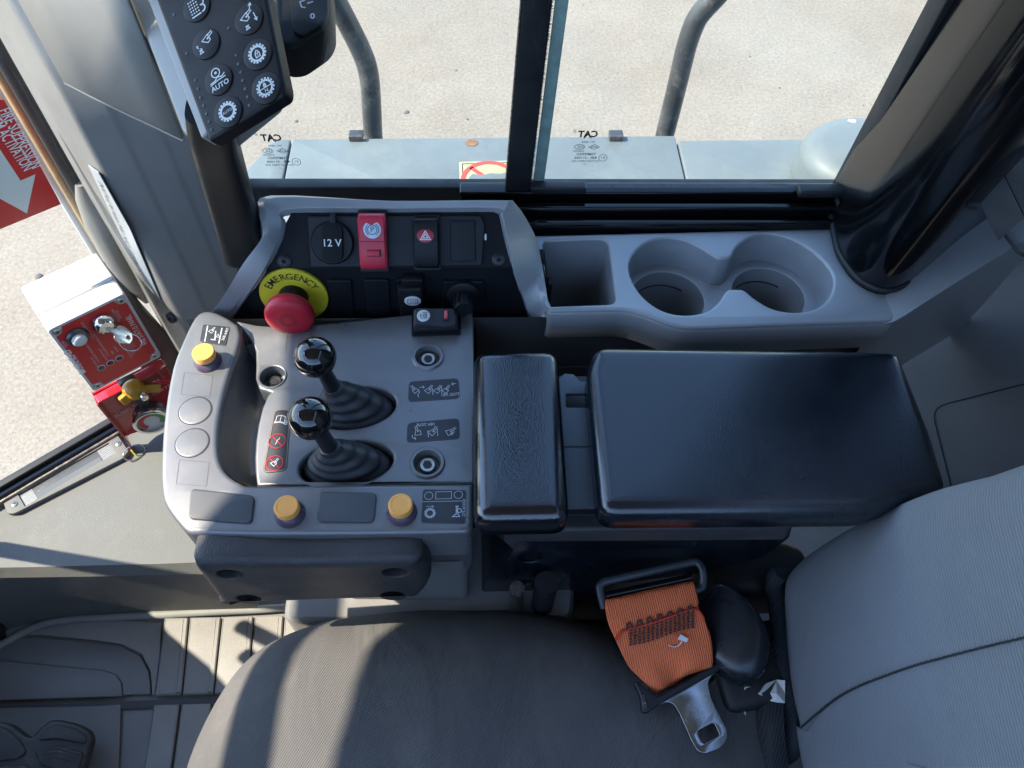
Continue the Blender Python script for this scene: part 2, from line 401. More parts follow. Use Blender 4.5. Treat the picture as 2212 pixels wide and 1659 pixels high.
# ================================================================== the setting
def ground_material():
    M = bpy.data.materials.new('gritty_concrete'); M.use_nodes = True; n = M.node_tree; N = n.nodes; L = n.links; b = N['Principled BSDF']
    tc = N.new('ShaderNodeTexCoord')
    def noise(s, d=4, r=.6):
        t = N.new('ShaderNodeTexNoise'); t.inputs['Scale'].default_value = s; t.inputs['Detail'].default_value = d; t.inputs['Roughness'].default_value = r
        L.new(tc.outputs['Object'], t.inputs['Vector']); return t.outputs['Fac']
    def ramp(f, a, b_, c0, c1):
        r = N.new('ShaderNodeValToRGB'); r.color_ramp.elements[0].position = a; r.color_ramp.elements[1].position = b_
        r.color_ramp.elements[0].color = (*c0, 1); r.color_ramp.elements[1].color = (*c1, 1); L.new(f, r.inputs[0]); return r.outputs[0]
    def mix(f, a, b_, mode='MIX'):
        m = N.new('ShaderNodeMix'); m.data_type = 'RGBA'; m.blend_type = mode
        if isinstance(f, float): m.inputs[0].default_value = f
        else: L.new(f, m.inputs[0])
        L.new(a, m.inputs[6]); L.new(b_, m.inputs[7]); return m.outputs[2]
    base = ramp(noise(.55, 6, .6), .3, .72, (.220, .184, .140), (.238, .216, .178))
    grain = ramp(noise(42, 5, .7), .33, .68, (.76, .76, .76), (1.20, 1.19, 1.18))
    c = mix(1., base, grain, 'MULTIPLY')
    st_ = ramp(noise(.9, 8, .68), .36, .62, (.88, .87, .86), (1.04, 1.04, 1.04)); c = mix(1., c, st_, 'MULTIPLY')
    wet = ramp(noise(3.2, 6, .6), .62, .74, (1, 1, 1), (.90, .88, .86)); c = mix(1., c, wet, 'MULTIPLY')
    vo = N.new('ShaderNodeTexVoronoi'); vo.inputs['Scale'].default_value = 34; L.new(tc.outputs['Object'], vo.inputs['Vector'])
    sp = ramp(vo.outputs['Distance'], .10, .26, (1, 1, 1), (0, 0, 0))
    tint = ramp(vo.outputs['Color'], .2, .8, (.085, .08, .075), (.32, .305, .285))
    m = N.new('ShaderNodeMix'); m.data_type = 'RGBA'; mm = N.new('ShaderNodeMath'); mm.operation = 'MULTIPLY'; mm.inputs[1].default_value = .55
    L.new(sp, mm.inputs[0]); L.new(mm.outputs[0], m.inputs[0]); L.new(c, m.inputs[6]); L.new(tint, m.inputs[7])
    L.new(m.outputs[2], b.inputs['Base Color']); b.inputs['Roughness'].default_value = .9
    bp = N.new('ShaderNodeBump'); bp.inputs['Strength'].default_value = .5; bp.inputs['Distance'].default_value = .006
    L.new(noise(60, 5, .7), bp.inputs['Height']); L.new(bp.outputs[0], b.inputs['Normal']); return M
ZG = -2.4
g = link('ground', mesh([(-150, -150, 0), (150, -150, 0), (150, 150, 0), (-150, 150, 0)], [(0, 1, 2, 3)]), T(0, 0, ZG), None, ground_material(), 0)
tag(g, 'sunlit beige gritty concrete ground outside the cab windows', 'ground', kind='structure')
# loose pebbles lying on the ground that show through the panes
for k, (u, v, s) in enumerate([(878, 243, .022), (1010, 258, .016), (640, 262, .02), (985, 152, .014), (560, 205, .03), (1590, 310, .016), (1684, 190, .014), (1620, 122, .014), (1865, 228, .012), (84, 598, .035)]):
    p = pz(u, v, ZG)
    bm = bmesh.new(); bmesh.ops.create_icosphere(bm, subdivisions=2, radius=s * (.7 if k else 1))
    for q in bm.verts: q.co *= random.uniform(.75, 1.2); q.co.z *= .6
    me = bpy.data.meshes.new('m'); bm.to_mesh(me); bm.free()
    o = link('pebble', me, Matrix.Translation(p) @ RZ(k), None, mat('dark_pebble', (.10, .095, .09), .9, var=(60, .3)), 60)
    tag(o, ['dark pebble on the ground near the keypad corner', 'dark pebble on the ground mid front pane', 'dark pebble on the ground below the keypad corner', 'small dark pebble right of the left handrail', 'dark pebble at the edge of the keypad', 'dark pebble on the ground below the right handrail bend', 'dark pebble high in the rear pane', 'small dark pebble right of the right handrail', 'small dark pebble near the rear pane edge', 'dark chip on the ground above the white fire box'][k], 'pebble', 'loose pebbles on the concrete')

# cab shell that shades the inside: roof and the posts that carry it (above and behind the photographer)
roof = link('cab_roof', rbox_mesh(1.72, 1.56, .07, .02), T(-.26, -.10, 1.865), None, mat('cab_lining', (.30, .30, .29), .8, var=(6, .1)))
tag(roof, 'grey lined cab roof panel overhead', 'roof', kind='structure')
bw = link('cab_rear_wall', rbox_mesh(.04, 1.50, 1.84, .01), T(.78, -.09, .92), None, mat('dark_rear_lining', (.13, .132, .135), .7, var=(5, .2)))
tag(bw, 'dark rear wall of the cab behind the seat', 'wall', kind='structure')
lw_ = link('cab_left_wall', rbox_mesh(1.75, .04, .95, .01), T(-.10, -.86, .475), None, 'consd')
tag(lw_, 'dark lower door panel on the far side of the cab', 'wall', kind='structure')
# added, unseen sun blind, bar, cowl and rods, shaped to band the sunlight
vis = link('added_sun_blind', fixn(mesh([(-1.115, -.75, 1.87), (-1.115, .565, 1.87), (-1.06, .565, 1.40), (-1.06, .475, 1.40), (-1.06, .465, 1.565), (-1.06, .40, 1.570), (-1.06, .33, 1.580), (-1.06, .27, 1.582), (-1.06, .22, 1.535), (-1.06, .17, 1.495), (-1.06, .05, 1.475), (-1.06, -.75, 1.475)], [tuple(range(11))])), I4, None, 'blkm', 0)
vis.modifiers.new('solidify', 'SOLIDIFY').thickness = .006  # added blocker, stepped lower edge sets where sun meets shade
tag(vis, 'added dark sun blind out of view, its edge cut to shape the sunlit patches', 'blind', kind='structure')
wbar = link('added_shadow_bar', tube_mesh([(-.899, -.75, 1.20), (-.899, -.2, 1.20), (-.899, .36, 1.20)], .020, 12), I4, None, 'blkm', 60)  # added bar, casts the dark band on the cushion
tag(wbar, 'added dark bar out of view that shades a band across the seat', 'bar', kind='structure')
cw_ = [(-.75, -.02), (-.75, .95), (-.30, .95), (0, .86), (.15, .72), (.24, .60), (.285, .55), (.34, .47), (.39, .42), (.50, .37), (.58, .30), (.62, -.02)]  # outline of the added cowl follows the wanted shadow edge
cowl = link('added_cowl', plate_mesh(cw_, th=.03, bev=.004), Frame((-.90, 0, 0), (0, 1, 0), (1, 0, 0)).M, None, 'consd', 40)
tag(cowl, 'added dark cowl panel out of view, its outline cut to shade the floor', 'wall', kind='structure')
for k, (y0, y1, z0, z1) in enumerate(((.30, .10, .56, .84), (.345, .16, .545, .93), (.42, .30, .40, .95))):
    tube('added_shadow_rod', cowl, [(-.86, y0, z0), (-.86, y1, z1)], .011, 'blkm', 10)  # added slanting rods that stripe the sunlight on the floor
fl = link('cab_floor', mesh([(-1.0, -.75, 0), (.95, -.75, 0), (.95, .66, 0), (-.30, .66, 0), (-.50, .42, 0), (-1.0, .42, 0)], [(0, 1, 2, 3, 4, 5)]), T(0, 0, -.004), None, 'floor', 0)
tag(fl, 'dusty grey steel cab floor', 'floor', kind='structure')

# ------------------------------------------------------------------ fender outside the window
ZF = .30
fd = FZ(ZF)
fender = thing('fender', pz(1000, 330, ZF), 'pale dusty blue-grey fender deck running outside below the window', 'fender')
def fx(u, v): return fd.px(u, v)
def fw(x, y): q = V((x, y, ZF)) - fd.o; return (q.x, q.y)
for a, b in ((None, -.342), (-.339, .372), (.375, .95)):
    if a is None: pts = [fw(-.40, .70), fw(b, .70), fw(b, 1.172), fw(-.372, 1.170), fw(-.43, 1.04), fw(-.50, .86)]
    else: pts = [fw(a, .70), fw(b, .70), fw(b, 1.172 + (b - a) * .02), fw(a, 1.172)]
    plate('deck_panel', fender, fd, rnd(pts, .004), 'fend', th=.16, bev=.003, nb=3)
# rounded cover at the rear end with its bolt
dc = fd.at(1812, 352)
lathe('dome_cover', fender, Matrix.Translation(V((dc.x + .016, 1.068, ZF + .002))) @ Matrix.Diagonal((1.12, 1, 1, 1)),
      [(.100, 0), (.100, .036), (.097, .050), (.087, .062), (.068, .070), (.04, .074), (1e-5, .075)], 'fend', 48, cap1=False)
bc = pz(1838, 272, ZF + .062); bp_ = Matrix.Translation(bc) @ RX(rad(-26))
b0 = lathe('washer', fender, bp_, [(.017, -.012), (.017, .002), (.015, .0035), (1e-5, .0035)], 'fend', 32, cap1=False)
lathe('bolt_head', b0, bp_ @ T(0, 0, .0035), [(.009, 0), (.009, .004), (.006, .007), (.0035, .007), (.0035, .004), (1e-5, .004)], 'boxg', 24, cap1=False)
for u in (770, 1330):
    c = pz(u, 290, ZF + .006); rbox('edge_clip', fender, Matrix.Translation(c + V((0, -.004, 0))), (.026, .02, .012), 'rail', .002)
# warning decal on the deck
dcl = [fd.px(*KB(*p)) for p in ((1275, 1010), (1640, 1000), (1650, 1250), (1285, 1260))]
dp = plate('warning_decal', fender, fd, rnd(dcl, .004), 'decal', th=.0006, bev=.0002, h=.0012)
strokes('decal_border', dp, fd, [cl(off(ccw(dcl), .006))], .0015, 'ink', h=.0013)
cx_, cy_ = fd.px(*KB(1465, 1125))
strokes('prohibition_ring', dp, fd, [cl(circ(cx_, cy_, .047, 36)), [(cx_ - .033, cy_ + .033), (cx_ + .033, cy_ - .033)]], .008, mat('red_print', (.55, .06, .05), .5), h=.0017)
bt = [(-.036, .008), (-.030, .016), (-.012, .013), (.002, .018), (.020, .016), (.034, .022), (.040, .016), (.030, .006), (.014, .0), (.012, -.028), (-.022, -.028), (-.024, -.006), (-.036, -.002)]
plate('boot_symbol', dp, fd, [(cx_ + a, cy_ + b) for a, b in bt], 'fend', th=.0004, bev=.0001, h=.0021)
rs = link('rust_spot', plate_mesh(circ(0, 0, .012, 20, .009), th=.0005, bev=.0002), fd.M @ T(*fd.px(*KB(1355, 890)), .0010), fender, 'rust', 0)

# handrails
HR = 'black tubular handrails outside the window'
def handrail(pts, label):
    P = [py(*p, 1.26) for p in pts]
    up = P[0] + (P[0] - P[1]).normalized() * .9
    dn = V((P[-1].x + (P[-1].x - P[-2].x) * .3, 1.26, -.9))
    t = thing('handrail', dn, label, 'handrail', HR)
    path = [tuple(up)] + [tuple(p) for p in crv([tuple(p) for p in P], 5, False)] + [tuple(dn)]
    tube('rail_tube', t, path, .0185, 'rail', 20)
    b = rbox('foot_plate', t, Matrix.Translation(dn), (.10, .08, .012), 'rail', .003)
    rbox('stand_off', t, Matrix.Translation(dn + V((0, -.04, .5))), (.03, .10, .03), 'rail', .004)
    return t
handrail([KB(505, 0), KB(590, 160), KB(660, 300), KB(705, 420), KB(725, 560), KB(740, 830)], 'scuffed black handrail tube bending forward, seen through the front pane')
handrail([KC(560, -10), KC(480, 80), KC(440, 160), KC(405, 270), KC(360, 460), KC(300, 700)], 'scuffed black handrail tube bending rearward, seen through the rear pane')

# ------------------------------------------------------------------ side window
win = thing('side_window', (.08, .655, .64), 'black framed sliding side window with two panes', 'window')
def vbox(name, par, x0, x1, y0, y1, z0, z1, material, b=.002):
    return rbox(name, par, T((x0 + x1) / 2, (y0 + y1) / 2, (z0 + z1) / 2), (x1 - x0, y1 - y0, z1 - z0), material, b)
fp = vbox('front_pane', win, -.30, .062, .664, .668, .636, 1.74, GL, 0)
rp = vbox('rear_pane', win, .040, .412, .650, .654, .650, 1.74, GL, 0)
# upright between the panes
mul = link('meeting_rail', rbox_mesh(.027, .02, 1.12, .003), Matrix.Translation(V((.0435, .655, .64))) @ RY(rad(2.4)) @ T(0, 0, .55), win, 'blkm')
fv, ff = [], []
for side in (-1, 1):
    for k in range(900):
        z = .645 + k * .00075; x = .0435 + (z - .64) * .042 + side * .0125
        l = random.uniform(.0012, .0034); b = len(fv); dz = random.uniform(-.0008, .0008)
        fv += [(x, .646, z - .0005), (x, .646, z + .0005), (x + side * l, .645, z + dz)]; ff.append((b, b + 1, b + 2))
br = link('brush_seal', mesh(fv, ff), I4, mul, 'blkm', 0); br['kind'] = 'stuff'
ge = link('glass_edge', rbox_mesh(.012, .004, 1.12, .0008), Matrix.Translation(V((.0660, .6525, .645))) @ RY(rad(2.4)) @ T(0, 0, .55), win, mat('green_glass_edge', (.25, .34, .31), .15, var=(60, .2)))
# bottom track: stepped black channels
XA, XB = -.30, .425
vbox('track_lip', win, XA, .415, .660, .676, .600, .641, 'blkm', .002)
vbox('track_channel', win, -.02, XB, .642, .6595, .600, .650, 'blk', .002)
vbox('track_groove', win, -.02, XB, .634, .6415, .600, .634, 'blkm', .001)
vbox('track_rail', win, -.02, XB, .624, .6335, .600, .644, 'blk', .0025)
vbox('track_groove', win, -.02, XB, .6185, .6235, .600, .628, 'blkm', .001)
vbox('track_rail', win, -.02, XB, .610, .6180, .600, .635, 'blk', .002)
vbox('latch_block', win, .058, .118, .638, .651, .6505, .660, 'blkm', .002)
vbox('end_block', win, .352, .402, .632, .648, .6505, .660, 'blkm', .003)
vbox('corner_joint', win, .395, .412, .622, .636, .6445, .652, 'blkm', .003)
# rear upright frame
for nm, x0, x1, y0, y1, ma in (('rear_frame', .404, .416, .640, .668, 'blkm'), ('rear_frame', .4165, .4180, .632, .645, 'gun'), ('rear_frame', .4185, .436, .618, .650, 'blkm'), ('rear_frame', .4365, .446, .612, .640, 'blkm')):
    link(nm, rbox_mesh(x1 - x0, y1 - y0, 1.12, .0015), Matrix.Translation(V(((x0 + x1) / 2, (y0 + y1) / 2, .64))) @ RY(rad(1.6)) @ T(0, 0, .55), win, ma)
# printed glass marks, read from outside so mirrored here
def glass_mark(x, z, yy, s):
    f = Frame((x, yy - .0006, z), (1, 0, 0), (0, -1, 0))
    par = fp if yy > .66 else rp
    text('maker_print', par, f, 'CAT', 0, .0, .0140 * s, 'ink', mirror=True, bold=.035, sx=.95)
    strokes('maker_triangle', par, f, [[(-.005 * s, -.006 * s), (0, .001 * s), (.005 * s, -.006 * s)]], .0015 * s, 'ink', h=.0004)
    text('glass_print', par, f, '®', -.018 * s, .005 * s, .006 * s, 'ink', mirror=True)
    text('glass_print', par, f, '391-4896', .002 * s, -.0125 * s, .0048 * s, 'ink', mirror=True)
    strokes('approval_mark', par, f, [cl(circ(-.009 * s, -.0205 * s, .0068 * s, 24, .0042 * s))] + [arc(-.012 * s + k * .003 * s, -.0205 * s, .0020 * s, -120, 120, 8) for k in range(3)] +
            [cl([(.003 * s, -.0205 * s), (.0105 * s, -.0165 * s), (.018 * s, -.0205 * s), (.0105 * s, -.0245 * s)]), cl([(.006 * s, -.0215 * s), (.008 * s, -.0190 * s), (.013 * s, -.0195 * s), (.0145 * s, -.0215 * s)])], .0007 * s, 'ink')
    text('glass_print', par, f, 'E000001', -.010 * s, -.0275 * s, .0045 * s, 'ink', mirror=True)
    text('glass_print', par, f, 'TEMPERED', .001 * s, -.0325 * s, .0056 * s, 'ink', mirror=True, bold=.01)
    text('glass_print', par, f, '43R - 011666', .001 * s, -.0385 * s, .0056 * s, 'ink', mirror=True, bold=.01)
    text('glass_print', par, f, 'DOT459 M850 AS2', .001 * s, -.0442 * s, .0046 * s, 'ink', mirror=True)
    text('glass_print', par, f, '- 1', .002 * s, -.0495 * s, .0046 * s, 'ink', mirror=True)
    strokes('approval_ring', par, f, [cl(circ(.0245 * s, -.0385 * s, .0056 * s, 24))], .0007 * s, 'ink')
    text('glass_print', par, f, 'E1', .0245 * s, -.0385 * s, .006 * s, 'ink', mirror=True)
q = py(*KB(108, 855), .664); glass_mark(q.x, q.z, .664, .80)
q = py(*KB(2078, 832), .650); glass_mark(q.x, q.z, .650, .78)

# ------------------------------------------------------------------ rear pillar
base = [(.400, .66), (.391, .60), (.389, .565), (.400, .530), (.424, .515), (.455, .528), (.520, .575), (.60, .62), (.70, .68)]
base = crv([(a, b, 0) for a, b in base], 8, False)
rings = []
for z, ins in ((.585, 0), (.66, 0), (.72, .0), (.9, 0), (1.2, 0), (1.76, 0)):
    k = (z - .63)
    rings.append([(x + .085 * k, y, z) for x, y, _ in base])
rp_ = link('rear_pillar', fixn(loft_mesh(rings, False)), I4, None, 'blk', 80)
tag(rp_, 'glossy black cab pillar behind the window', 'pillar', kind='structure')
gsk = tube('pillar_gasket', rp_, [(x, y, .632) for x, y, _ in base], .003, 'blkm', 8)
# bracket plate on the pillar at the right edge
bk = thing('bracket', pz(2150, 420, .75), 'black folded steel bracket with a bolt at the right edge', 'bracket')
bf = Frame(pd(*KC(2100, 900), .72), (1, -.35, .1), (-.55, -.75, .45))
bpl = plate('bracket_plate', bk, bf, ppx(bf, KC, [(2015, 775), (2300, 770), (2400, 1500), (2215, 1160), (2090, 900)]), 'blkm', th=.003, bev=.0006)
p0, p1, p2 = bf.at(*KC(2015, 775)), bf.at(*KC(2090, 900)), bf.at(*KC(2215, 1160))
link('bracket_flange', fixn(loft_mesh([[p0, p1, p2], [q + V((-.012, -.004, -.026)) for q in (p0, p1, p2)]], False)), I4, bk, 'blkm', 0).modifiers.new('solidify', 'SOLIDIFY').thickness = .0025
bq = bf.at(*KC(2020, 850), -.012); hexm = Frame(bq, (1, 0, 0), (-.6, -.7, .35))
lathe('bolt', bk, hexm.M, [(.0085, -.004), (.0085, .006), (.0075, .0075), (1e-5, .0078)], 'bolt', 6, smooth=20, cap1=False)

# ------------------------------------------------------------------ right hand trim: deck with cup holders
ZD = .625
dk = FZ(ZD)
side = link('side_wall', mesh([(-.30, 0, 0), (.46, 0, 0), (.46, 0, .604), (-.30, 0, .604)], [(0, 1, 2, 3)]), T(0, .505, 0), None, 'consd', 0)
tag(side, 'dark lower side wall of the cab behind the armrest', 'wall', kind='structure')
deck_out = ppx(dk, KG, [(60, 175), (1815, 132), (1815, 260), (1880, 385), (2000, 430), (2055, 458), (2118, 640), (930, 682), (760, 612), (640, 578), (222, 585)])
store = rnd(ppx(dk, KG, [(190, 205), (540, 190), (590, 545), (222, 558)]), [.006, .012, .009, .004])
cupp = ppx(dk, KG, [(660, 340), (690, 270), (760, 212), (860, 188), (960, 200), (1050, 240), (1122, 285), (1160, 300), (1215, 290), (1250, 235), (1320, 185), (1410, 165), (1540, 190), (1660, 260), (1745, 350), (1771, 430), (1740, 520), (1660, 575), (1550, 590), (1440, 570), (1350, 520), (1290, 472), (1240, 464), (1190, 472), (1150, 530), (1080, 585), (960, 605), (840, 580), (740, 510), (682, 425)])
cupp = crv(cupp, 4)
dko = rnd(deck_out, [.002, .002, .01, .01, .02, .02, .01, .02, .03, .02, .004])
deck = plate('cup_deck', side, dk, dko, 'trimb', th=.018, bev=.0035, holes=[store, cupp], nb=4)
dfront = dko[36:66]
# tub under the joined openings, with a ledge and two wells
def wall_ring(name, par, lp, z0, z1, material, shrink=0.):
    a = ccw(lp); b = off(a, shrink)
    return link(name, loft_mesh([[(*dk.w(x, y).xy, z0) for x, y in a], [(*dk.w(x, y).xy, z1) for x, y in b]], True), I4, par, material, 60)
tub = wall_ring('cup_tub', side, cupp, ZD - .003, ZD - .040, 'trimb', .003)
cl_, cr_ = (.2075, .544), (.321, .549)
hol = [circ(c[0] - dk.o.x, c[1] - dk.o.y, .0400, 40) for c in (cl_, cr_)]
plate('cup_ledge', side, dk, ccw(off(ccw(cupp), -.004)), 'trimb', th=.004, bev=.0012, h=-.0395, holes=hol)
for c in (cl_, cr_):
    o = lathe('cup_well', side, T(c[0], c[1], ZD - .041), [(.0400, 0), (.0395, -.010), (.0385, -.012), (.0375, -.060), (.034, -.066), (1e-5, -.067)], 'trimb', 40, cap0=False, cap1=False)
    tube('drain_slot', o, [(c[0] + .0385 * cos(a), c[1] + .0385 * sin(a), ZD - .0600) for a in [rad(50 + k * 8) for k in range(11)]], .0011, 'ink', 6)
    link('rubber_insert', plate_mesh(circ(0, 0, .033, 32), th=.002, bev=.0006), T(c[0], c[1], ZD - .1050), o, 'blkm')
wall_ring('storage_bin', side, store, ZD - .003, ZD - .11, 'trimb', .004)
plate('bin_floor', side, dk, off(ccw(store), -.002), 'consd', th=.002, bev=.0005, h=-.109)
# clip on the bin's left wall
kq = dk.at(*KG(165, 290)); 
lathe('bin_clip', side, Matrix.Translation(kq + V((.004, 0, -.012))) @ RY(rad(82)), [(.016, -.004), (.016, .003), (.013, .005), (.005, .005), (.004, .003), (1e-5, .003)], 'rocker', 24, cap1=False)
rbox('bin_strap', side, Matrix.Translation(kq + V((.012, -.026, -.05))) @ RX(rad(-10)), (.005, .014, .07), 'rocker', .002)
# front lip under the deck
def up3(K, pts): return [tuple(pz(*K(x, y), z)) for x, y, z in pts]
def frow(dy, z, inset=0.): return [tuple(dk.w(x, y).xy + V((0, dy))) + (z,) for x, y in dfront]
link('deck_lip', fixn(loft_mesh([frow(.004, ZD - .0012), frow(.0005, ZD - .0030), frow(-.0015, ZD - .006), frow(-.004, ZD - .018), frow(-.004, ZD - .024), frow(.004, ZD - .050), [(x, .506, z) for x, y, z in frow(0, ZD - .054)]], False)), I4, side, 'trimb', 45)
pl0 = up3(KE, [(1000, 835, .572), (1690, 832, .572), (2030, 826, .574), (2110, 800, .580), (2160, 770, .586)])
pl1 = up3(KE, [(1000, 860, .568), (1690, 856, .568), (2030, 850, .568), (2120, 840, .570), (2180, 830, .572)])
pl2 = up3(KE, [(1000, 965, .535), (1690, 962, .535), (2030, 950, .540), (2120, 945, .542), (2190, 940, .544)])
link('panel_lip', fixn(loft_mesh([crv(l, 4, False) for l in (pl0, pl1, pl2, [(x, .506, z - .004) for x, y, z in pl2])], False)), I4, side, 'trimb', 45)
# trim that climbs to the right below the pillar
t0 = up3(KG, [(2040, 445, .6255), (2055, 458, .6255), (2118, 640, .6255)])
def q3(u, v, z): return tuple(pz(u, v, z))
top = [q3(1885, 622, .6225), q3(1912, 618, .626), q3(1990, 575, .640), q3(2080, 518, .656), q3(2150, 470, .668), q3(2260, 400, .685)]
bot = [q3(1900, 698, .6215), q3(1932, 694, .6245), q3(2000, 652, .636), q3(2085, 598, .650), q3(2172, 545, .664), q3(2290, 475, .680)]
low = [tuple(V(p) + V((0, .003, -.024))) for p in bot]
lo2 = [tuple(V(p) + V((.004, .012, -.20))) for p in bot]
rr = [crv(r, 5, False) for r in ([(x, .64, z - .004) for x, y, z in top], top, bot, low, lo2)]
ct = link('rising_trim', fixn(loft_mesh(rr, False)), I4, side, 'trimb', 30)
jn = [q3(2148, 478, .672), q3(2200, 545, .6705), q3(2213, 552, .6690)]
tube('trim_joint', ct, jn, .0018, 'ink', 6)
# rear corner wall beside the armrest
wp = Frame(q3(2060, 860, .42), V(q3(2112, 744, .56)) - V(q3(1960, 842, .42)), (-.62, -.62, .48))
rw = plate('rear_wall', None, wp, ppx(wp, None, [(1840, 900), (1920, 770), (2050, 700), (2085, 680), (2212, 510), (2330, 400), (2330, 1250), (1960, 1250)]), mat('rear_corner_plastic', (.14, .15, .16), .5, bump=(1200, .2), var=(6, .1)), th=.01, bev=.002)
tag(rw, 'dark grey rear corner wall panel behind the armrest', 'wall', kind='structure')
strokes('wall_panel_groove', rw, wp, [rnd(ppx(wp, None, [(2330, 800), (2012, 880), (2060, 1070), (2100, 1200)]), .02)[4:-4]], .0016, 'ink', h=.0006)
# ------------------------------------------------------------------ front pillar
E1, E2, E3 = (-.476, .731), (-.380, .632), (-.247, .660)
def col3(e, zs): return [(e[0], e[1], z) for z in zs]
def lerp2(a, b, t): return (a[0] + (b[0] - a[0]) * t, a[1] + (b[1] - a[1]) * t)
e12, e23 = lerp2(E1, E2, .5), [lerp2(E2, E3, t) for t in (.22, .26, .48, .52)]
prof = [(E1[0] + .03, E1[1] + .06), (E1[0], E1[1]), (e12[0] - .004, e12[1] - .004), (E2[0] - .006, E2[1] + .002), (E2[0] + .004, E2[1] + .003), (e23[0][0], e23[0][1] - .001), (e23[1][0], e23[1][1] + .0005), (e23[2][0], e23[2][1] - .0005), (e23[3][0], e23[3][1] + .0006), (E3[0], E3[1] - .002), (E3[0] - .02, E3[1] + .03)]
prof = rnd([(E1[0], E1[1] + .3)] + prof, .008, 4)[5:]
cpl = Frame((E2[0] - .006, E2[1] - .008, .78), (1, 0, 0), (-.36, -.90, .25))
_a, _b = cpl.at(142, 178), cpl.at(43, 0); LEAN = ((_b.x - _a.x) / (_b.z - _a.z), (_b.y - _a.y) / (_b.z - _a.z))
def pst(z):
    k = min(.26, max(0, z - .775)); return (LEAN[0] * k, LEAN[1] * k)
fpil = link('front_pillar', fixn(loft_mesh([[(x + pst(z)[0], y + pst(z)[1], z) for x, y in prof] for z in (.25, .5, .62, .74, .775, .81, .90, 1.0, 1.3, 1.83)], False)), I4, None, 'trim', 80)
tag(fpil, 'grey plastic clad front corner pillar', 'pillar', kind='structure')
# upper cladding lapping over the lower one
def vcol(pts): return pts
c0 = [cpl.at(*p) for p in ((142, 178), (205, 210), (268, 241), (332, 271), (398, 302))]
c1 = [cpl.at(*p) for p in ((43, 0), (100, 0), (160, 0), (218, 0), (277, 0))]
c2 = [a + (a - b) * .7 for a, b in zip(c1, c0)]
cb, cm, ct_ = [[tuple(p) for p in r] for r in (c0, c1, c2)]
cx2 = [tuple(V(a) + (V(a) - V(b)) * .6) for a, b in zip(ct_, cm)]
cw = [cb, cm, ct_]
uc = link('upper_cladding', fixn(loft_mesh(cw, False)), I4, fpil, 'trim', 80)
sm = uc.modifiers.new('solidify', 'SOLIDIFY'); sm.thickness = .004; sm.offset = 0
tube('cladding_edge', fpil, [(x, y, z) for x, y, z in cw[0]], .0022, 'trim', 10)
# door seal strips left of the pillar; amber one paints the glass edge's reflection
for nm, dx, dy, r, ma in (('door_seal', -.014, .010, .0085, 'blkm'), ('edge_reflection', -.032, .018, .0065, mat('amber_reflection', (.34, .22, .10), .35, var=(20, .3))), ('seal_edge', -.047, .020, .0045, 'boxg')):
    tube(nm, fpil, [(E1[0] + dx + pst(z)[0], E1[1] + dy + pst(z)[1], z) for z in (.42, .55, .7, .8, 1.0, 1.3, 1.8)], r, ma, 10)
tube('seal_foot', fpil, [(E1[0] - .004, E1[1] + .004, z) for z in (.36, .40, .45, .52, .56, .58)], [.004, .016, .022, .020, .014, .006], 'trim', 14)
pf = Frame((E2[0], E2[1], .7), V((E2[0] - E1[0], E2[1] - E1[1], 0)), V((E2[1] - E1[1], E1[0] - E2[0], 0)))
if pf.n.dot(CAM - pf.o) < 0: pf = Frame(pf.o, pf.x, -pf.n)
st = plate('name_strip', fpil, pf, ppx(pf, None, [(190, 357), (212, 373), (280, 494), (347, 650), (326, 628), (254, 494)], .0062), mat('white_strip', (.30, .33, .35), .35), th=.001, bev=.0003, h=.0062)
a = V(pf.px(321, 628, .0068)); b = V(pf.px(210, 380, .0068)); d_ = (b - a); r_ = math.atan2(d_.y, d_.x)
text('strip_lettering', st, pf, 'PRESSURISES ON ACTIVATION', (a.x + b.x) / 2, (a.y + b.y) / 2, .013, 'consd', rot=r_, h=.0068, fit=d_.length * .9)
lc = Frame(py(330, 700, .715), (1, 0, 0), (.25, -.95, .1))
plate('lower_cover', fpil, lc, rnd(ppx(lc, None, [(222, 560), (250, 585), (300, 660), (372, 740), (425, 800), (440, 960), (400, 940), (330, 860), (262, 690)]), .008), 'blkm', th=.01, bev=.002)
# fixing at the foot of the pillar trim
ft = Frame(py(368, 688, .640), (1, 0, 0), (-.5, -.8, .3))
lathe('trim_screw', fpil, ft.M, [(.0075, -.004), (.0075, .0006), (.006, .0015), (.0022, .0015), (.0020, -.001), (1e-5, -.001)], 'gun', 24, cap1=False)

# ------------------------------------------------------------------ front corner glass, sill, kick panel
ZS = .20
sa, sb = pz(240, 915, ZS), pz(0, 1055, ZS)
gd = (sb - sa).normalized(); g0 = sa - gd * .16; g1 = sb + gd * .25
gn = V((-gd.y, gd.x, 0)); gn = gn if gn.dot(CAM - sa) > 0 else -gn
fw_ = thing('front_window', (g0 + g1) / 2, 'front corner window pane with black sill', 'window')
gpm = mesh([g0, g1, g1 + V((0, 0, 1.6)), g0 + V((0, 0, 1.6))], [(0, 1, 2, 3)])
gp = link('front_glass', gpm, I4, fw_, GL, 0)
for k, (dn_, h_, w_, ma) in enumerate(((.004, .006, .012, 'blkm'), (.016, .000, .010, 'blk'), (.024, -.003, .005, 'dsteel'))):
    bar('sill_rail', fw_, g0 + gn * dn_ + V((0, 0, h_)), g1 + gn * dn_ + V((0, 0, h_)), w_, .016, ma)
gf = Frame(sa + V((0, 0, .3)), -gd, gn)
sp = [(-40, 214), (9, 216), (132, 441), (-40, 512)]
stk = plate('fire_sticker', None, gf, ppx(gf, None, sp, .003), 'redl', th=.0008, bev=.0002, h=.003)
tag(stk, 'red fire sticker with white arrow stuck on the front corner glass', 'sticker')
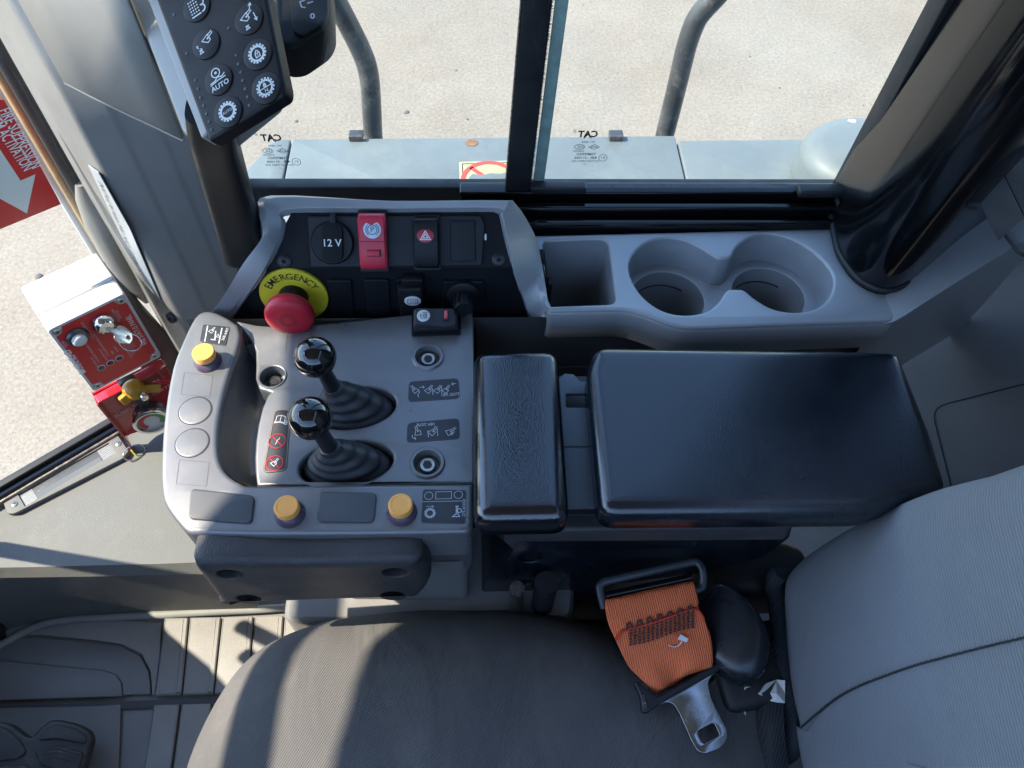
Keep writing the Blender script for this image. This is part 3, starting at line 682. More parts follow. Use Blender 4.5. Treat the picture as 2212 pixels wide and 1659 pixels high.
for line, p, q in (('FIRE SUPPRESSION', (25, 795), (268, 1215)), ('SYSTEM ACTIVATION', (-115, 760), (208, 1232))):
    a = V(gf.px(*KA(*p), .004)); b = V(gf.px(*KA(*q), .004)); d_ = b - a; c = (a + b) / 2
    text('sticker_lettering', stk, gf, line, c.x, c.y, .0165, 'white', rot=math.atan2(d_.y, d_.x), h=.0034, bold=.012, fit=d_.length)
ar = [KA(-150, 960), KA(0, 1085), KA(150, 1312), KA(257, 1266), KA(196, 1550), KA(-150, 1360)]
plate('sticker_arrow', stk, gf, ppx(gf, None, ar, .0034), mat('pale_arrow', (.60, .66, .62), .5), th=.0004, bev=.0001, h=.0034)
# ledge of the kick panel and its face down to the floor
k0 = [tuple(g0 + gn * .027 + V((0, 0, -.006))), tuple(sa + gn * .027 + V((0, 0, -.006))), tuple(sb + gn * .027 + V((0, 0, -.006))), tuple(g1 + gn * .027 + V((0, 0, -.006)))]
k0 = [k0[0], k0[0], k0[1], tuple((V(k0[1]) + V(k0[2])) / 2), k0[2], k0[3]]
k1 = [tuple(pz(*KI(x, y), .19)) for x, y in ((1500, 440), (1300, 455), (1000, 470), (600, 480), (150, 492), (-500, 500))]
k1b = [tuple(pz(*KI(x, y), .172)) for x, y in ((1500, 520), (1300, 530), (1000, 535), (600, 545), (150, 552), (-500, 560))]
k2 = [tuple(pz(*KI(x, y), .0)) for x, y in ((1500, 745), (1300, 750), (1000, 758), (600, 772), (150, 830), (-500, 1050))]
rr = [crv(k, 6, False) for k in (k0, k1, k1b, k2)]
kp = link('kick_panel', fixn(loft_mesh(rr, False)), I4, None, 'kick', 22)
tag(kp, 'dusty grey kick panel and ledge below the front corner glass', 'wall', kind='structure')
# strip lamp let into the ledge
lf = Frame(pz(135, 1035, .197), -gd, (0, 0, 1))
lamp = thing('courtesy_lamp', lf.o, 'long grey lamp strip with two screws on the dusty ledge', 'lamp')
lo = ppx(lf, KD, [(15, 1600), (60, 1545), (640, 1240), (700, 1225), (775, 1335), (740, 1370), (95, 1700), (50, 1700)])
plate('lamp_bezel', lamp, lf, rnd(lo, .004), 'kick', th=.006, bev=.0012, h=.004, holes=[ppx(lf, KD, [(115, 1585), (650, 1280), (690, 1340), (155, 1655)])])
pl = lf.px(*KD(118, 1588)); pr = lf.px(*KD(652, 1282))
lens = [lf.w(*lf.px(*KD(135, 1620)), .0005), lf.w(*lf.px(*KD(672, 1312)), .0005)]
lm = plate('lamp_lens', lamp, lf, ppx(lf, KD, [(115, 1585), (650, 1280), (690, 1340), (155, 1655)]), 'lens', th=.002, bev=.0004, h=.0012)
ax_ = (V(lens[1]) - V(lens[0]))
rb = []
for k in range(12):
    for s0, e0 in ((0, .13), (.87, 1.)):
        t_ = s0 + (e0 - s0) * k / 11; c0_ = V(lf.px(*KD(115 + 535 * t_, 1585 - 305 * t_))); c1_ = V(lf.px(*KD(155 + 535 * t_, 1655 - 315 * t_)))
        rb.append([tuple(c0_.lerp(c1_, .04)), tuple(c0_.lerp(c1_, .96))])
for e_ in (0, 1): strokes('ribbed_end', lm, lf, rb[e_::2], .0006, 'boxg', h=.0013)
strokes('lens_stripe', lm, lf, [[tuple(V(lf.px(*KD(200, 1580))).lerp(V(lf.px(*KD(225, 1620))), .5)), tuple(V(lf.px(*KD(590, 1350))).lerp(V(lf.px(*KD(615, 1395))), .5))]], .010, mat('lamp_tube', (.13, .135, .13), .25), h=.0012)  # slightly paler stripe along the middle of the lens
for p in ((95, 1645), (710, 1287)):
    M = lf.M @ T(*lf.px(*KD(*p)), .0045)
    s_ = lathe('screw', lamp, M, [(.0042, -.003), (.0042, .0004), (.003, .0012), (1e-5, .0014)], 'steel', 20, cap1=False)
    strokes('screw_cross', s_, Frame(M.translation, lf.x, lf.n), [[(-.0026, .001), (.0026, -.001)], [(-.001, -.0026), (.001, .0026)]], .0008, 'ink', h=.0015)
# black post at the far left edge
bx = link('left_post', tube_mesh([tuple(pz(-34, 1225, .16)), tuple(pz(-28, 1290, .07)), tuple(pz(-20, 1390, 0.))], .02, 14), I4, None, 'blkm', 60)
tag(bx, 'black post end at the left edge of the photo above the floor', 'post', kind='structure')

# ------------------------------------------------------------------ floor mat
mf = FZ(0.)
matt = thing('floor_mat', pz(420, 1450, 0), 'grey ribbed rubber floor mat beside the seat', 'mat')
def mw(pts): return [(x - mf.o.x, y - mf.o.y) for x, y in pts]
xs = [(-.500, -.489), (-.4605, -.4485), (-.4100, -.4020), (-.360, -.352), (-.313, -.306), (-.268, -.262), (-.22, -.214), (-.17, -.165)]
for k in range(len(xs) - 1):
    a, b = xs[k], xs[k + 1]; g_ = .0016
    plate('mat_rib', matt, mf, rnd(mw([(a[0] + g_, .386), (b[0] - g_, .386), (b[1] - g_, .270), (a[1] + g_, .270)]), .0015), 'rubberf', th=.006, bev=.0022, h=.0075)
    sl = .0005
    plate('mat_rib', matt, mf, rnd(mw([(a[1] + g_, .258), (b[1] - g_, .258), (b[1] + .016 - g_, .02), (a[1] + .016 + g_, .02)]), .0015), 'rubberf', th=.006, bev=.002, h=.0045)
    plate('mat_rib', matt, mf, rnd(mw([(b[0] - .0105 + g_ + 0, .384), (b[0] - g_ * .2, .384), (b[1] - g_ * .2, .272), (b[1] - .0105 + g_, .272)]), .001), 'rubberf', th=.004, bev=.0018, h=.0092)
seam = plate('mat_seam', matt, mf, mw([(-.80, .262), (-.15, .269), (-.15, .2585), (-.80, .250)]), 'ink', th=.001, bev=.0003, h=.0008)
# smooth foot well field on the left with its two rounded steps
o1 = ppx(mf, KI, [(-300, 1000), (0, 900), (250, 905), (560, 935), (720, 960), (820, 1010), (870, 1100), (880, 1180), (880, 1235), (-300, 1270)])
o2 = ppx(mf, KI, [(-300, 1020), (0, 1038), (350, 1072), (620, 1098), (690, 1125), (718, 1170), (722, 1250), (-300, 1285)])
ff_ = mat('foot_well_rubber', (.135, .135, .128), .4, var=(7, .15), bump=(500, .2), dust=((.30, .26, .22), 10, .57, .35))
plate('foot_well_step', matt, mf, o1, ff_, th=.004, bev=.0018, h=.0045)
plate('foot_well_field', matt, mf, o2, ff_, th=.004, bev=.0018, h=.0085)
w1 = ppx(mf, KI, [(-300, 880), (100, 830), (420, 790), (940, 820), (935, 1000), (905, 1238), (890, 1238), (880, 1100), (830, 1000), (720, 945), (560, 920), (250, 890), (0, 885), (-300, 980)])
plate('mat_border', matt, mf, w1, 'rubberf', th=.003, bev=.0012, h=.004)
plate('lower_field', matt, mf, ppx(mf, KI, [(-300, 1330), (60, 1310), (560, 1300), (705, 1290), (690, 1700), (-300, 1900)]), 'floor', th=.003, bev=.001, h=.002)
# raised edge bead along the kick panel
bd = [tuple(pz(*KI(x, y), .006)) for x, y in ((-500, 1130), (-200, 1010), (0, 945), (120, 880), (250, 825), (400, 797), (600, 785), (900, 770), (1200, 752), (1500, 738), (1660, 728), (1700, 745), (1715, 800), (1760, 822), (1919, 808), (2100, 780))]
tube('edge_bead', matt, crv(bd, 4, False), .0065, 'rubberf', 12)

# pedal
ped = thing('pedal', pz(60, 1610, .05), 'dark ribbed rubber foot pedal in the foot well', 'pedal')
pe = Frame(pz(60, 1610, .075), (1, 0, 0), (.18, -.1, .97))
po = [KI(*p) for p in ((-320, 1420), (-100, 1370), (60, 1400), (150, 1470), (185, 1480), (215, 1440), (290, 1380), (350, 1378), (450, 1400), (520, 1440), (535, 1490), (500, 1620), (470, 1700), (400, 1800), (-320, 1800))]
plate('pedal_body', ped, pe, rnd(ppx(pe, None, po), .006), 'pedal', th=.022, bev=.005)
for pts in (((222, 1500), (290, 1420), (350, 1412), (440, 1430), (505, 1475), (500, 1520), (330, 1490)), ((200, 1560), (330, 1530), (490, 1570), (470, 1640), (440, 1700), (240, 1640)), ((-300, 1430), (-90, 1400), (40, 1430), (130, 1510), (160, 1570), (100, 1610), (-300, 1640)), ((-300, 1670), (80, 1650), (160, 1640), (190, 1700), (200, 1800), (-300, 1800))):
    o = plate('pedal_pad', ped, pe, rnd(ppx(pe, KI, pts), .005), 'pedal', th=.004, bev=.0018, h=.0035)
for k in range(3):
    strokes('pad_groove', ped, pe, [ppx(pe, KI, [(240 + k * 10, 1560 + k * 26), (330, 1545 + k * 26), (470 - k * 10, 1585 + k * 24)])], .0012, 'ink', h=.0040)

# ------------------------------------------------------------------ keypad pod
kn = V((-.3257, -.4642, .8237))
kf = Frame(pd(*KA(1515, 1030), .58), V((1, 0, 0)), kn)
kf = Frame(kf.o, kf.at(*KA(2055, 690)) - kf.o, kn)
pod = thing('keypad', kf.w(.05, .06, -.04), 'black keypad of round symbol keys on the front pillar', 'keypad')
kx = pd
fo = ppx(kf, KA, [(1515, 1032), (2062, 692), (2066, 630), (1935, -20), (1880, -300), (1020, -300), (1125, -20)])
plate('key_face', pod, kf, rnd(fo, [.003, .010, .012, .02, .02, .02, .02]), mat('black_key_face', (.005, .0055, .007), .45, bump=(1500, .12), var=(20, .2), spec=.22), th=.012, bev=.003, nb=4)
ho = ppx(kf, KA, [(1462, 1012), (1540, 940), (1900, 690), (1900, 600), (1750, -300), (930, -300), (1062, -20)], -.006)
plate('pod_housing', pod, kf, rnd(ho, .004), 'trim', th=.016, bev=.002, h=-.006)
ho2 = ppx(kf, KA, [(1325, 985), (1420, 1000), (1850, 640), (1700, -300), (800, -300), (940, -20)], -.022)
plate('pod_back', pod, kf, rnd(ho2, .006), 'trim', th=.04, bev=.004, h=-.022)
GEAR = lambda n=16: cl([p for k in range(n) for a, r in ((0, 1.), (.30, 1.), (.36, .80), (.94, .80)) for p in [(r * cos(2 * pi * (k + a) / n), r * sin(2 * pi * (k + a) / n))]])
def gear_ring(x, y, s): return [[(x + a * s, y + b * s) for a, b in GEAR()], cl(circ(x, y, s * .70, 28))]
BUCKET = [cl([(-.9, .05), (.15, .55), (.35, -.35), (-.1, -.6)]), [(.15, .45), (.9, .75)], [(.28, .10), (.98, .48)], cl(circ(.02, .0, .09, 8))]
LOCK = [cl([(-.5, -.8), (.5, -.8), (.5, .1), (-.5, .1)]), [(-.32, .1), (-.32, .5), (0, .78), (.32, .5), (.32, .1)], [(0, -.5), (0, -.2)]]
keys = [((1660, 815), 'auto_gear'), ((1935, 640), 'gear_n'), ((1590, 580), 'ride'), ((1875, 395), 'gear_lock'), ((1500, 320), 'buck_a'), ((1810, 140), 'buck_b'), ((1430, 50), 'dots')]
for c, kind in keys:
    x, y = kf.px(*KA(*c)); 
    b = link('key', plate_mesh(circ(0, 0, .0124, 40), th=.002, bev=.0008), kf.M @ T(x, y, .0011), pod, mat('black_key', (.005, .0055, .007), .4, spec=.25))
    f2 = kf.sub(x, y, .0012); W = 'wline'; s = .0074
    if kind == 'auto_gear':
        strokes('key_symbol', b, f2, gear_ring(0, 0, s * 1.02), .0009, W); text('key_lettering', b, f2, 'AUTO', 0, 0, .0032, W)
    elif kind == 'gear_n':
        strokes('key_symbol', b, f2, gear_ring(0, 0, s) + [[(-.0048, 0), (.0048, 0)]] + xf(LOCK, 0, .0024, .0018), .0007, W); text('key_lettering', b, f2, 'N', 0, -.0027, .004, W)
    elif kind == 'gear_lock':
        strokes('key_symbol', b, f2, gear_ring(0, 0, s) + xf(LOCK, 0, 0, .0036), .0008, W)
    elif kind == 'ride':
        strokes('key_symbol', b, f2, [cl(circ(0, .0055, .0036, 20)), cl(circ(0, .0055, .0007, 8)), [(-.0075, -.0008), (-.003, -.0004), (0, .0016), (.004, .0004), (.007, .002)], [(-.0075, -.0022), (-.001, -.001), (.007, -.0008)]], .0009, W)
        text('key_lettering', b, f2, 'AUTO', 0, -.0058, .0058, W, bold=.02)
    elif kind == 'buck_a':
        strokes('key_symbol', b, f2, xf(BUCKET, .003, .0025, .0058) + xf([cl([(-.6, -.5), (.6, -.5), (0, .5)]), [(-.6, .55), (.6, .55)], [(-.5, 1.3), (-.9, 2.2)], [(-.9, 1.7), (-.9, 2.3), (-.4, 2.1)], [(0, 1.1), (.4, .7)]], -.0055, -.0045, .0026), .0008, W)
    elif kind == 'buck_b':
        strokes('key_symbol', b, f2, xf(BUCKET, -.001, .002, .0058) + xf([cl([(-.6, -.5), (.6, -.5), (0, .5)]), [(-.6, .55), (.6, .55)]], -.003, -.0065, .0026) + [[(.003, .005), (.0055, .010)], [(.0035, .009), (.0057, .0105), (.006, .008)], [(.0055, .002), (.006, -.005)], [(.0045, -.003), (.006, -.0052), (.007, -.003)]], .0008, W)
    else:
        strokes('key_symbol', b, f2, [[(i * .0022 - .006, j * .0026 - .005), (i * .0022 - .0048, j * .0026 - .005)] for i in range(4) for j in range(5)] + [arc(.004, .001, .0034, -80, 110), arc(.004, -.0045, .0030, -100, 100), [(-.0062, -.0078), (.0024, -.0078)]], .0012, W)
for p in ((1263, 108), (1660, 205), (1355, 390), (1715, 402), (1730, 465), (1748, 525), (1762, 585), (1780, 645), (1797, 703), (1810, 765), (1420, 583), (1437, 645), (1455, 708), (1478, 766), (1498, 826), (1518, 884), (1535, 942)):
    x, y = kf.px(*KA(*p)); lathe('indicator_dot', pod, kf.M @ T(x, y, 0), [(.0013, -.0005), (.0013, .0002), (.001, .0005), (1e-5, .0006)], 'consd', 12, cap1=False)

# black device beside the keypad, cut by the top edge
dv = thing('black_device', pd(*KB(300, 60), .70), 'small black device with a rounded corner at the top edge beside the keypad', 'device')
DVM = mat('matt_black_device', (.005, .0055, .006), .5, spec=.2, bump=(1200, .1))
vf = Frame(pd(*KB(300, 100), .70), CR, -CF + CU * .3 + CR * .1)
plate('device_body', dv, vf, rnd(ppx(vf, KB, [(120, -120), (135, 270), (190, 298), (275, 292), (440, 180), (480, 100), (470, -200), (120, -200)]), .008), DVM, th=.04, bev=.006)
plate('device_lid', dv, vf, rnd(ppx(vf, KB, [(200, -200), (245, 200), (300, 225), (430, 150), (462, 80), (450, -200)], .003), .006), DVM, th=.004, bev=.0012, h=.003)
strokes('device_symbol', dv, vf, [ppx(vf, KB, [(320, 20), (290, 30), (300, 62), (325, 66)]), ppx(vf, KB, [(335, 40), (372, 28)]), cl([vf.px(*KB(368 + 11 * cos(a), 118 + 14 * sin(a))) for a in [k * pi / 7 for k in range(14)]])], .0012, 'wline', h=.0034)

# ------------------------------------------------------------------ grab handle
gh = thing('grab_handle', py(515, 540, .55), 'dark grey upright grab handle against the front pillar', 'handle')
hp = [py(455, 240, .52), py(462, 300, .53), py(478, 360, .545), py(498, 430, .555), py(518, 500, .56), py(530, 545, .562), py(533, 565, .562)]
rg, L_ = [], crv([tuple(p) for p in hp], 4, False)
n_ = len(L_)
for i, p in enumerate(L_):
    t_ = i / (n_ - 1); k = 1 if t_ < .93 else max(.25, 1 - ((t_ - .93) / .07) ** 2 * .75)
    wx, wy = (.0185 + .0035 * t_) * k, .016 * k
    tdir = (V(L_[min(i + 1, n_ - 1)]) - V(L_[max(i - 1, 0)])).normalized(); sx_ = CR - tdir * CR.dot(tdir); sx_.normalize(); sy_ = tdir.cross(sx_)
    rg.append([V(p) + sx_ * wx * (abs(cos(a)) ** .6) * (1 if cos(a) > 0 else -1) + sy_ * wy * (abs(sin(a)) ** .6) * (1 if sin(a) > 0 else -1) for a in [2 * pi * j / 28 for j in range(28)]])
link('handle_grip', fixn(loft_mesh(rg, True, (True, True))), I4, gh, mat('dark_handle_plastic', (.010, .011, .012), .42, spec=.3, bump=(1300, .15), var=(10, .1)), 70)
bg_ = py(520, 530, .60); rbox('handle_foot', gh, Matrix.Translation(bg_ + V((.003, -.004, -.004))) @ RZ(rad(35)), (.035, .05, .03), 'rocker', .008)
# ------------------------------------------------------------------ switch panel
fold = py(*KE(1100, 482), .53)
ZP = fold.z
sf = Frame(fold, (1, 0, 0), (0, -cos(rad(8)), sin(rad(8))))
TL_ = rad(50)
uf = Frame(fold, (1, 0, 0), (0, -sin(TL_), cos(TL_)))
swp = thing('switch_panel', (fold.x, fold.y, ZP - .02), 'black dashboard panel of rocker switches set into the side trim', 'switch panel')
def foldx(x): return KE(x, 482)
ul = [(395, 482), (495, 300), (515, 200), (548, 138), (1805, 132), (1840, 152), (1870, 290), (1925, 482)]
plate('upper_panel', swp, uf, ppx(uf, KE, ul), 'panel', th=.004, bev=.0008)
plate('lower_panel', swp, sf, ppx(sf, KE, [(395, 481), (1925, 481), (2038, 826), (1960, 960), (160, 960), (175, 805)]), 'panel', th=.004, bev=.0005)
sub = plate('switch_plate', swp, uf, rnd(ppx(uf, KE, [(648, 160), (1725, 158), (1752, 210), (1735, 468), (672, 480)], .005), .002), mat('dark_grey_plate', (.016, .018, .022), .5, spec=.25, bump=(1500, .2), var=(20, .12), dust=((.15, .14, .13), 70, .63, .2)), th=.006, bev=.0012, h=.005)
# surround
def e3(x, y, z): return tuple(pz(*KE(x, y), z))
def upt(x, y, h=0.): return tuple(uf.at(*KE(x, y), h))
def lpt(x, y, h=0.): return tuple(sf.at(*KE(x, y), h))
i0 = [lpt(180, 800), lpt(290, 640), lpt(395, 482), upt(495, 300), upt(515, 200), upt(548, 138), upt(1180, 135), upt(1805, 132), upt(1840, 152), upt(1870, 290), lpt(1925, 482), lpt(1980, 650), lpt(2036, 826)]
i1 = [tuple(V(p) + V(d)) for p, d in zip(i0, [(-.002, -.006, .002)] * 3 + [(-.003, -.004, .004)] * 2 + [(-.002, -.001, .006)] + [(0, -.001, .006)] + [(.002, -.001, .006)] + [(.003, -.004, .004)] * 2 + [(.002, -.006, .002)] * 3)]
o1_ = [e3(62, 752, .612), e3(160, 600, .640), e3(250, 450, .664), e3(372, 275, .690), e3(350, 140, .698), e3(420, 30, .702), e3(1180, 66, .702), e3(1840, 62, .702), e3(1945, 84, .696), e3(2060, 268, .655), e3(2100, 420, .637), e3(2125, 560, .629), e3(2152, 742, .6245)]
mid = [tuple((V(a) * .35 + V(b) * .65) + V((0, 0, .0035))) for a, b in zip(i1, o1_)]
o2_ = [tuple(V(p) + V(d)) for p, d in zip(o1_, [(-.004, -.004, -.03)] * 3 + [(-.006, .002, -.03)] * 2 + [(0, .008, -.03)] * 3 + [(.006, .004, -.03)] + [(.003, -.001, -.02)] * 4)]
rr = [crv(r, 4, False) for r in ([tuple(V(p) + V((0, 0, -.003))) for p in i0], i0, i1, mid, o1_, o2_)]
sr = link('switch_surround', fixn(loft_mesh(rr, False)), I4, side, 'trimb', 50)
sr.modifiers.new('bevel', 'BEVEL').width = .0012
def rocker(par, fr, x, y, w_, h_, material, tilt=6, name='rocker_switch', base=True, ht=.010):
    """a rocker: two faces meeting in a shallow valley, rounded ends, dimples"""
    prof = [(-.5, .35), (-.47, .62), (-.40, .80), (-.1, .92), (0, .93), (0.02, .93), (.1, 1.0), (.40, 1.15), (.47, 1.0), (.5, .7)]
    rings = []
    for t_, z in prof:
        yy = t_ * h_; zz = z * ht
        ww = w_ / 2 * (1 - .10 * (max(0, abs(t_) - .38) / .12) ** 2)
        rings.append([(-ww, yy, 0), (-ww, yy, zz * .8), (-ww * .86, yy, zz), (0, yy, zz + .0006), (ww * .86, yy, zz), (ww, yy, zz * .8), (ww, yy, 0)])
    me = fixn(loft_mesh(rings, False, (True, True)))
    o = link(name, me, fr.M @ T(x, y, .0), par, material, 35)
    if base: link('switch_bezel', plate_mesh(rnd(rect(0, 0, w_ * 1.06, h_ * 1.10), .002), th=.003, bev=.0006), fr.M @ T(x, y, .0018), o, 'rocker')
    for sy in (-1, 1):
        for sx in (-.36, -.12, .12, .36):
            if sy < 0 and abs(sx) < .2: pass
            link('grip_dot', lathe_mesh([(.0008, -.001), (.0008, .0002), (1e-5, .0006)], 8, cap1=False), fr.M @ T(x + sx * w_, y + sy * h_ * .43, (1.13 if sy > 0 else .75) * ht), o, material)
    strokes('rocker_valley', o, fr.sub(x, y, .93 * ht + .0007), [[(-w_ * .48, .0006), (w_ * .48, .0006)]], .0006, 'ink', th=.0001)
    return o
def upx(cx, cy, h=.005): return uf.px(*KE(cx, cy), h)
u5 = uf.sub(0, 0, .005)
# 12 V socket cover
x, y = upx(806, 325)
so = lathe('socket_cover', swp, u5.M @ T(x, y, 0), [(.0210, 0), (.0210, .003), (.0195, .005), (1e-5, .005)], 'rocker', 48, cap1=False)
tabp = rnd(ppx(u5, KE, [(735, 205), (868, 205), (872, 445), (738, 440)], .006), .008)
plate('cover_flap', so, u5, tabp, 'panel', th=.004, bev=.001, h=.0085)
plate('cover_hinge', so, u5, rnd(ppx(u5, KE, [(788, 142), (824, 142), (826, 210), (788, 210)], .006), .001), 'rocker', th=.004, bev=.0008, h=.0065)
text('socket_lettering', so, u5, '12 V', *u5.px(*KE(800, 328), .0085), .0100, 'white', h=.0086, bold=.008)
# red parking brake rocker
x, y = upx(1055, 320, .012)
rk = rocker(swp, u5, x, y, .0268, .0545, 'red', name='parking_brake_switch', ht=.011)
f2 = u5.sub(*u5.px(*KE(1050, 245), .0145), .0122)
d_ = link('switch_icon', plate_mesh(circ(0, 0, .0086, 36), th=.001, bev=.0003), f2.M @ T(0, 0, .0005), rk, mat('pale_icon', (.50, .60, .68), .4))
strokes('icon_lines', d_, f2, [cl(circ(0, 0, .0045, 24)), arc(0, 0, .0062, 125, 235), arc(0, 0, .0062, -55, 55)], .0007, 'gun', h=.0006)
text('icon_lettering', d_, f2, 'P', 0, 0, .0078, 'gun', h=.0006)
f3 = u5.sub(*u5.px(*KE(1062, 390), .011), .0100)
rbox('lock_slider', rk, f3.M @ T(0, 0, .0012), (.0118, .0058, .003), 'redb', .0008); rbox('slider_slot', rk, f3.M @ T(0, 0, .0003), (.0135, .0068, .0012), 'ink', .0004)
# hazard rocker
x, y = upx(1388, 330, .012)
hz = rocker(swp, u5, x, y, .0255, .0490, 'rocker', name='hazard_switch', ht=.012)
plate('bezel_top', hz, u5, rnd(ppx(u5, KE, [(1308, 198), (1450, 198), (1448, 228), (1310, 228)], .006), .001), 'gun', th=.004, bev=.0006, h=.0068)
f2 = u5.sub(*u5.px(*KE(1382, 283), .0150), .0132)
d_ = link('switch_icon', plate_mesh(circ(0, 0, .0083, 36, .0066), th=.001, bev=.0003), f2.M @ T(0, 0, .0005), hz, mat('hazard_red', (.34, .01, .02), .4))
strokes('icon_lines', d_, f2, [cl([(-.005, -.0036), (.005, -.0036), (0, .0048)]), cl([(-.0024, -.0020), (.0024, -.0020), (0, .0020)])], .0008, 'white', h=.0006)
# blank with rounded border
bl = rnd(ppx(u5, KE, [(1535, 185), (1692, 185), (1698, 440), (1540, 442)]), .003)
plate('blank_cover', swp, u5, bl, 'rocker', th=.003, bev=.001, h=.0014)
link('clip_tab', rbox_mesh(.002, .006, .004, .0006), u5.M @ T(*u5.px(*KE(1757, 288)), .002), swp, 'wline')
# screws
for p, fr in (((505, 440), uf), ((1840, 430), uf)):
    x, y = fr.px(*KE(*p)); s_ = lathe('panel_screw', swp, fr.M @ T(x, y, 0), [(.0072, -.001), (.0072, .0006), (.006, .0014), (.0022, .0014), (.0021, -.001), (1e-5, -.001)], 'bolt', 28, cap1=False)
# emergency stop
ec = sf.px(*KE(567, 645)); ex, ey = ec
em = link('emergency_stop', plate_mesh(circ(0, 0, .0345, 64), th=.003, bev=.0006), sf.M @ T(ex, ey, .0034), swp, 'yel')
for k, ch in enumerate('EMERGENCY'):
    a = rad(149 - k * 14.9); text('legend_lettering', em, sf, ch, ex + .0262 * cos(a), ey + .0262 * sin(a), .0112, 'ink', rot=a - pi / 2, h=.0036, sx=.95, bold=.004)
lathe('button_collar', em, sf.M @ T(ex, ey, .0034), [(.0150, 0), (.0150, .012), (.0135, .014), (.0120, .020)], 'rocker', 36)
mb = lathe('mushroom_head', em, sf.M @ T(ex, ey, .0034), [(.0125, .018), (.0195, .019), (.0230, .0210), (.0245, .025), (.0245, .0290), (.0236, .0322), (.0205, .0345), (.0150, .0358), (.008, .0364), (1e-5, .0365)], 'redb', 56, cap1=False)
strokes('button_ring', mb, sf.sub(ex, ey, .0396), [cl(circ(0, 0, .0078, 40)), cl(circ(0, 0, .0058, 36))], .0006, mat('dark_red_groove', (.20, .005, .012), .5), th=.0004)
# lower row: two blanks, rear screen heater switch, rotary knob
for q in (((770, 560), (922, 560), (940, 783), (795, 785)), ((1000, 555), (1155, 555), (1168, 778), (1020, 782))):
    plate('blank_cover', swp, sf, rnd(ppx(sf, KE, q, .003), .003), 'rocker', th=.004, bev=.0012, h=.0034)
x, y = sf.px(*KE(1298, 700), .008); s0 = sf.sub(0, 0, .0015)
hs_ = rocker(swp, s0, x, y, .0262, .0500, 'rocker', name='heater_switch', ht=.011)
plate('switch_tab', hs_, sf, rnd(ppx(sf, KE, [(1232, 560), (1370, 560), (1368, 600), (1234, 602)], .012), .002), 'rocker', th=.012, bev=.0018, h=.011)
f2 = sf.sub(*sf.px(*KE(1303, 688), .0150), .0148)
d_ = link('switch_icon', plate_mesh(circ(0, 0, .0085, 36, .0062), th=.001, bev=.0003), f2.M @ T(0, 0, .0006), hs_, mat('white_icon', (.60, .62, .62), .4))
strokes('icon_lines', d_, f2, [rnd([(-.005, -.003), (.005, -.003), (.005, .003), (-.005, .003)], .0012) + [rnd([(-.005, -.003), (.005, -.003), (.005, .003), (-.005, .003)], .0012)[0]]] + [[(k, -.0018), (k + .0006, 0), (k, .0018)] for k in (-.0024, 0, .0024)] + [[(.0045, -.002), (.0062, -.0036)]], .0005, 'ink', h=.0007)
kq = sf.px(*KE(1620, 640), .003)
kb = link('knob_plate', plate_mesh(rnd(ppx(sf.sub(*kq), KE, [(1490, 552), (1745, 552), (1760, 735), (1485, 740)]), .003), th=.004, bev=.001), sf.sub(*kq).M @ T(0, 0, .004), swp, 'rocker')
lathe('knob_skirt', kb, sf.M @ T(kq[0], kq[1], .004), [(.018, 0), (.0175, .004), (.014, .006), (1e-5, .006)], 'rocker', 40, cap1=False)
kn_ = lathe('rotary_knob', kb, sf.M @ T(kq[0], kq[1], .009), [(.0095, 0), (.0095, .018), (.0085, .0195), (1e-5, .0195)], 'rocker', 32, cap1=False)
for k in range(12):
    a = k * pi / 6; rbox('knob_ridge', kn_, sf.M @ T(kq[0] + .0096 * cos(a), kq[1] + .0096 * sin(a), .018) @ RZ(a), (.0018, .0022, .017), 'rocker', .0005)

# ------------------------------------------------------------------ control console
ZC, ZQ = .620, .606
cf, cq = FZ(ZC), FZ(ZQ)
con = thing('control_console', pz(700, 1000, .36), 'grey control console with two ball levers and orange buttons', 'console')
outL = [(512, 88), (420, 44), (345, 38), (280, 82), (205, 230), (132, 420), (80, 720), (58, 1000), (58, 1220), (90, 1350), (205, 1500), (260, 1530)]
rim_out = ppx(cf, KF, outL + [(700, 1540), (1400, 1537), (2085, 1527), (2118, 1516), (2138, 1492), (2148, 1455), (2152, 1196)])
rim_in = ppx(cf, KF, [(1400, 1199), (700, 1206), (590, 1190), (500, 1130), (452, 1050), (436, 930), (444, 780), (478, 600), (530, 420), (572, 300), (592, 200), (575, 130)])
rim = plate('console_rim', con, cf, crv(rim_out[:12], 3, False) + rim_out[12:] + crv(rim_in, 3, False), 'cons', th=.05, bev=.0045, nb=5)
pout = ppx(cq, KF, [(560, 104), (700, 133), (830, 143), (1000, 136), (1300, 108), (1720, 62), (2095, 10), (2143, 30), (2152, 90), (2162, 1100), (2160, 1203), (700, 1212), (688, 1120), (685, 1020), (692, 910), (708, 800), (735, 690), (768, 610), (790, 585), (760, 575), (715, 562), (690, 490), (692, 400), (690, 310), (655, 235)])
holeF = lambda c, rx, ry, rot: [(cq.px(*KF(*c))[0] + a * cos(rot) - b * sin(rot), cq.px(*KF(*c))[1] + a * sin(rot) + b * cos(rot)) for a, b in circ(0, 0, rx, 48, ry)]
h1 = holeF((1352, 690), .0395, .0225, rad(9)); h2 = holeF((1300, 1062), .0425, .0225, rad(8))
bosses = [((805, 482), .0118), ((1846, 350), .0115), ((1842, 1062), .0118)]
bh = [circ(*cq.px(*KF(*c)), r, 32) for c, r in bosses]
topp = plate('console_top', con, cq, pout, 'cons', th=.030, bev=.0030, nb=4, holes=[h1, h2] + bh)
for hh in (h1, h2): 
    plate('lever_well', con, cq, off(ccw(hh), -.002), 'ink', th=.002, bev=.0003, h=-.020)
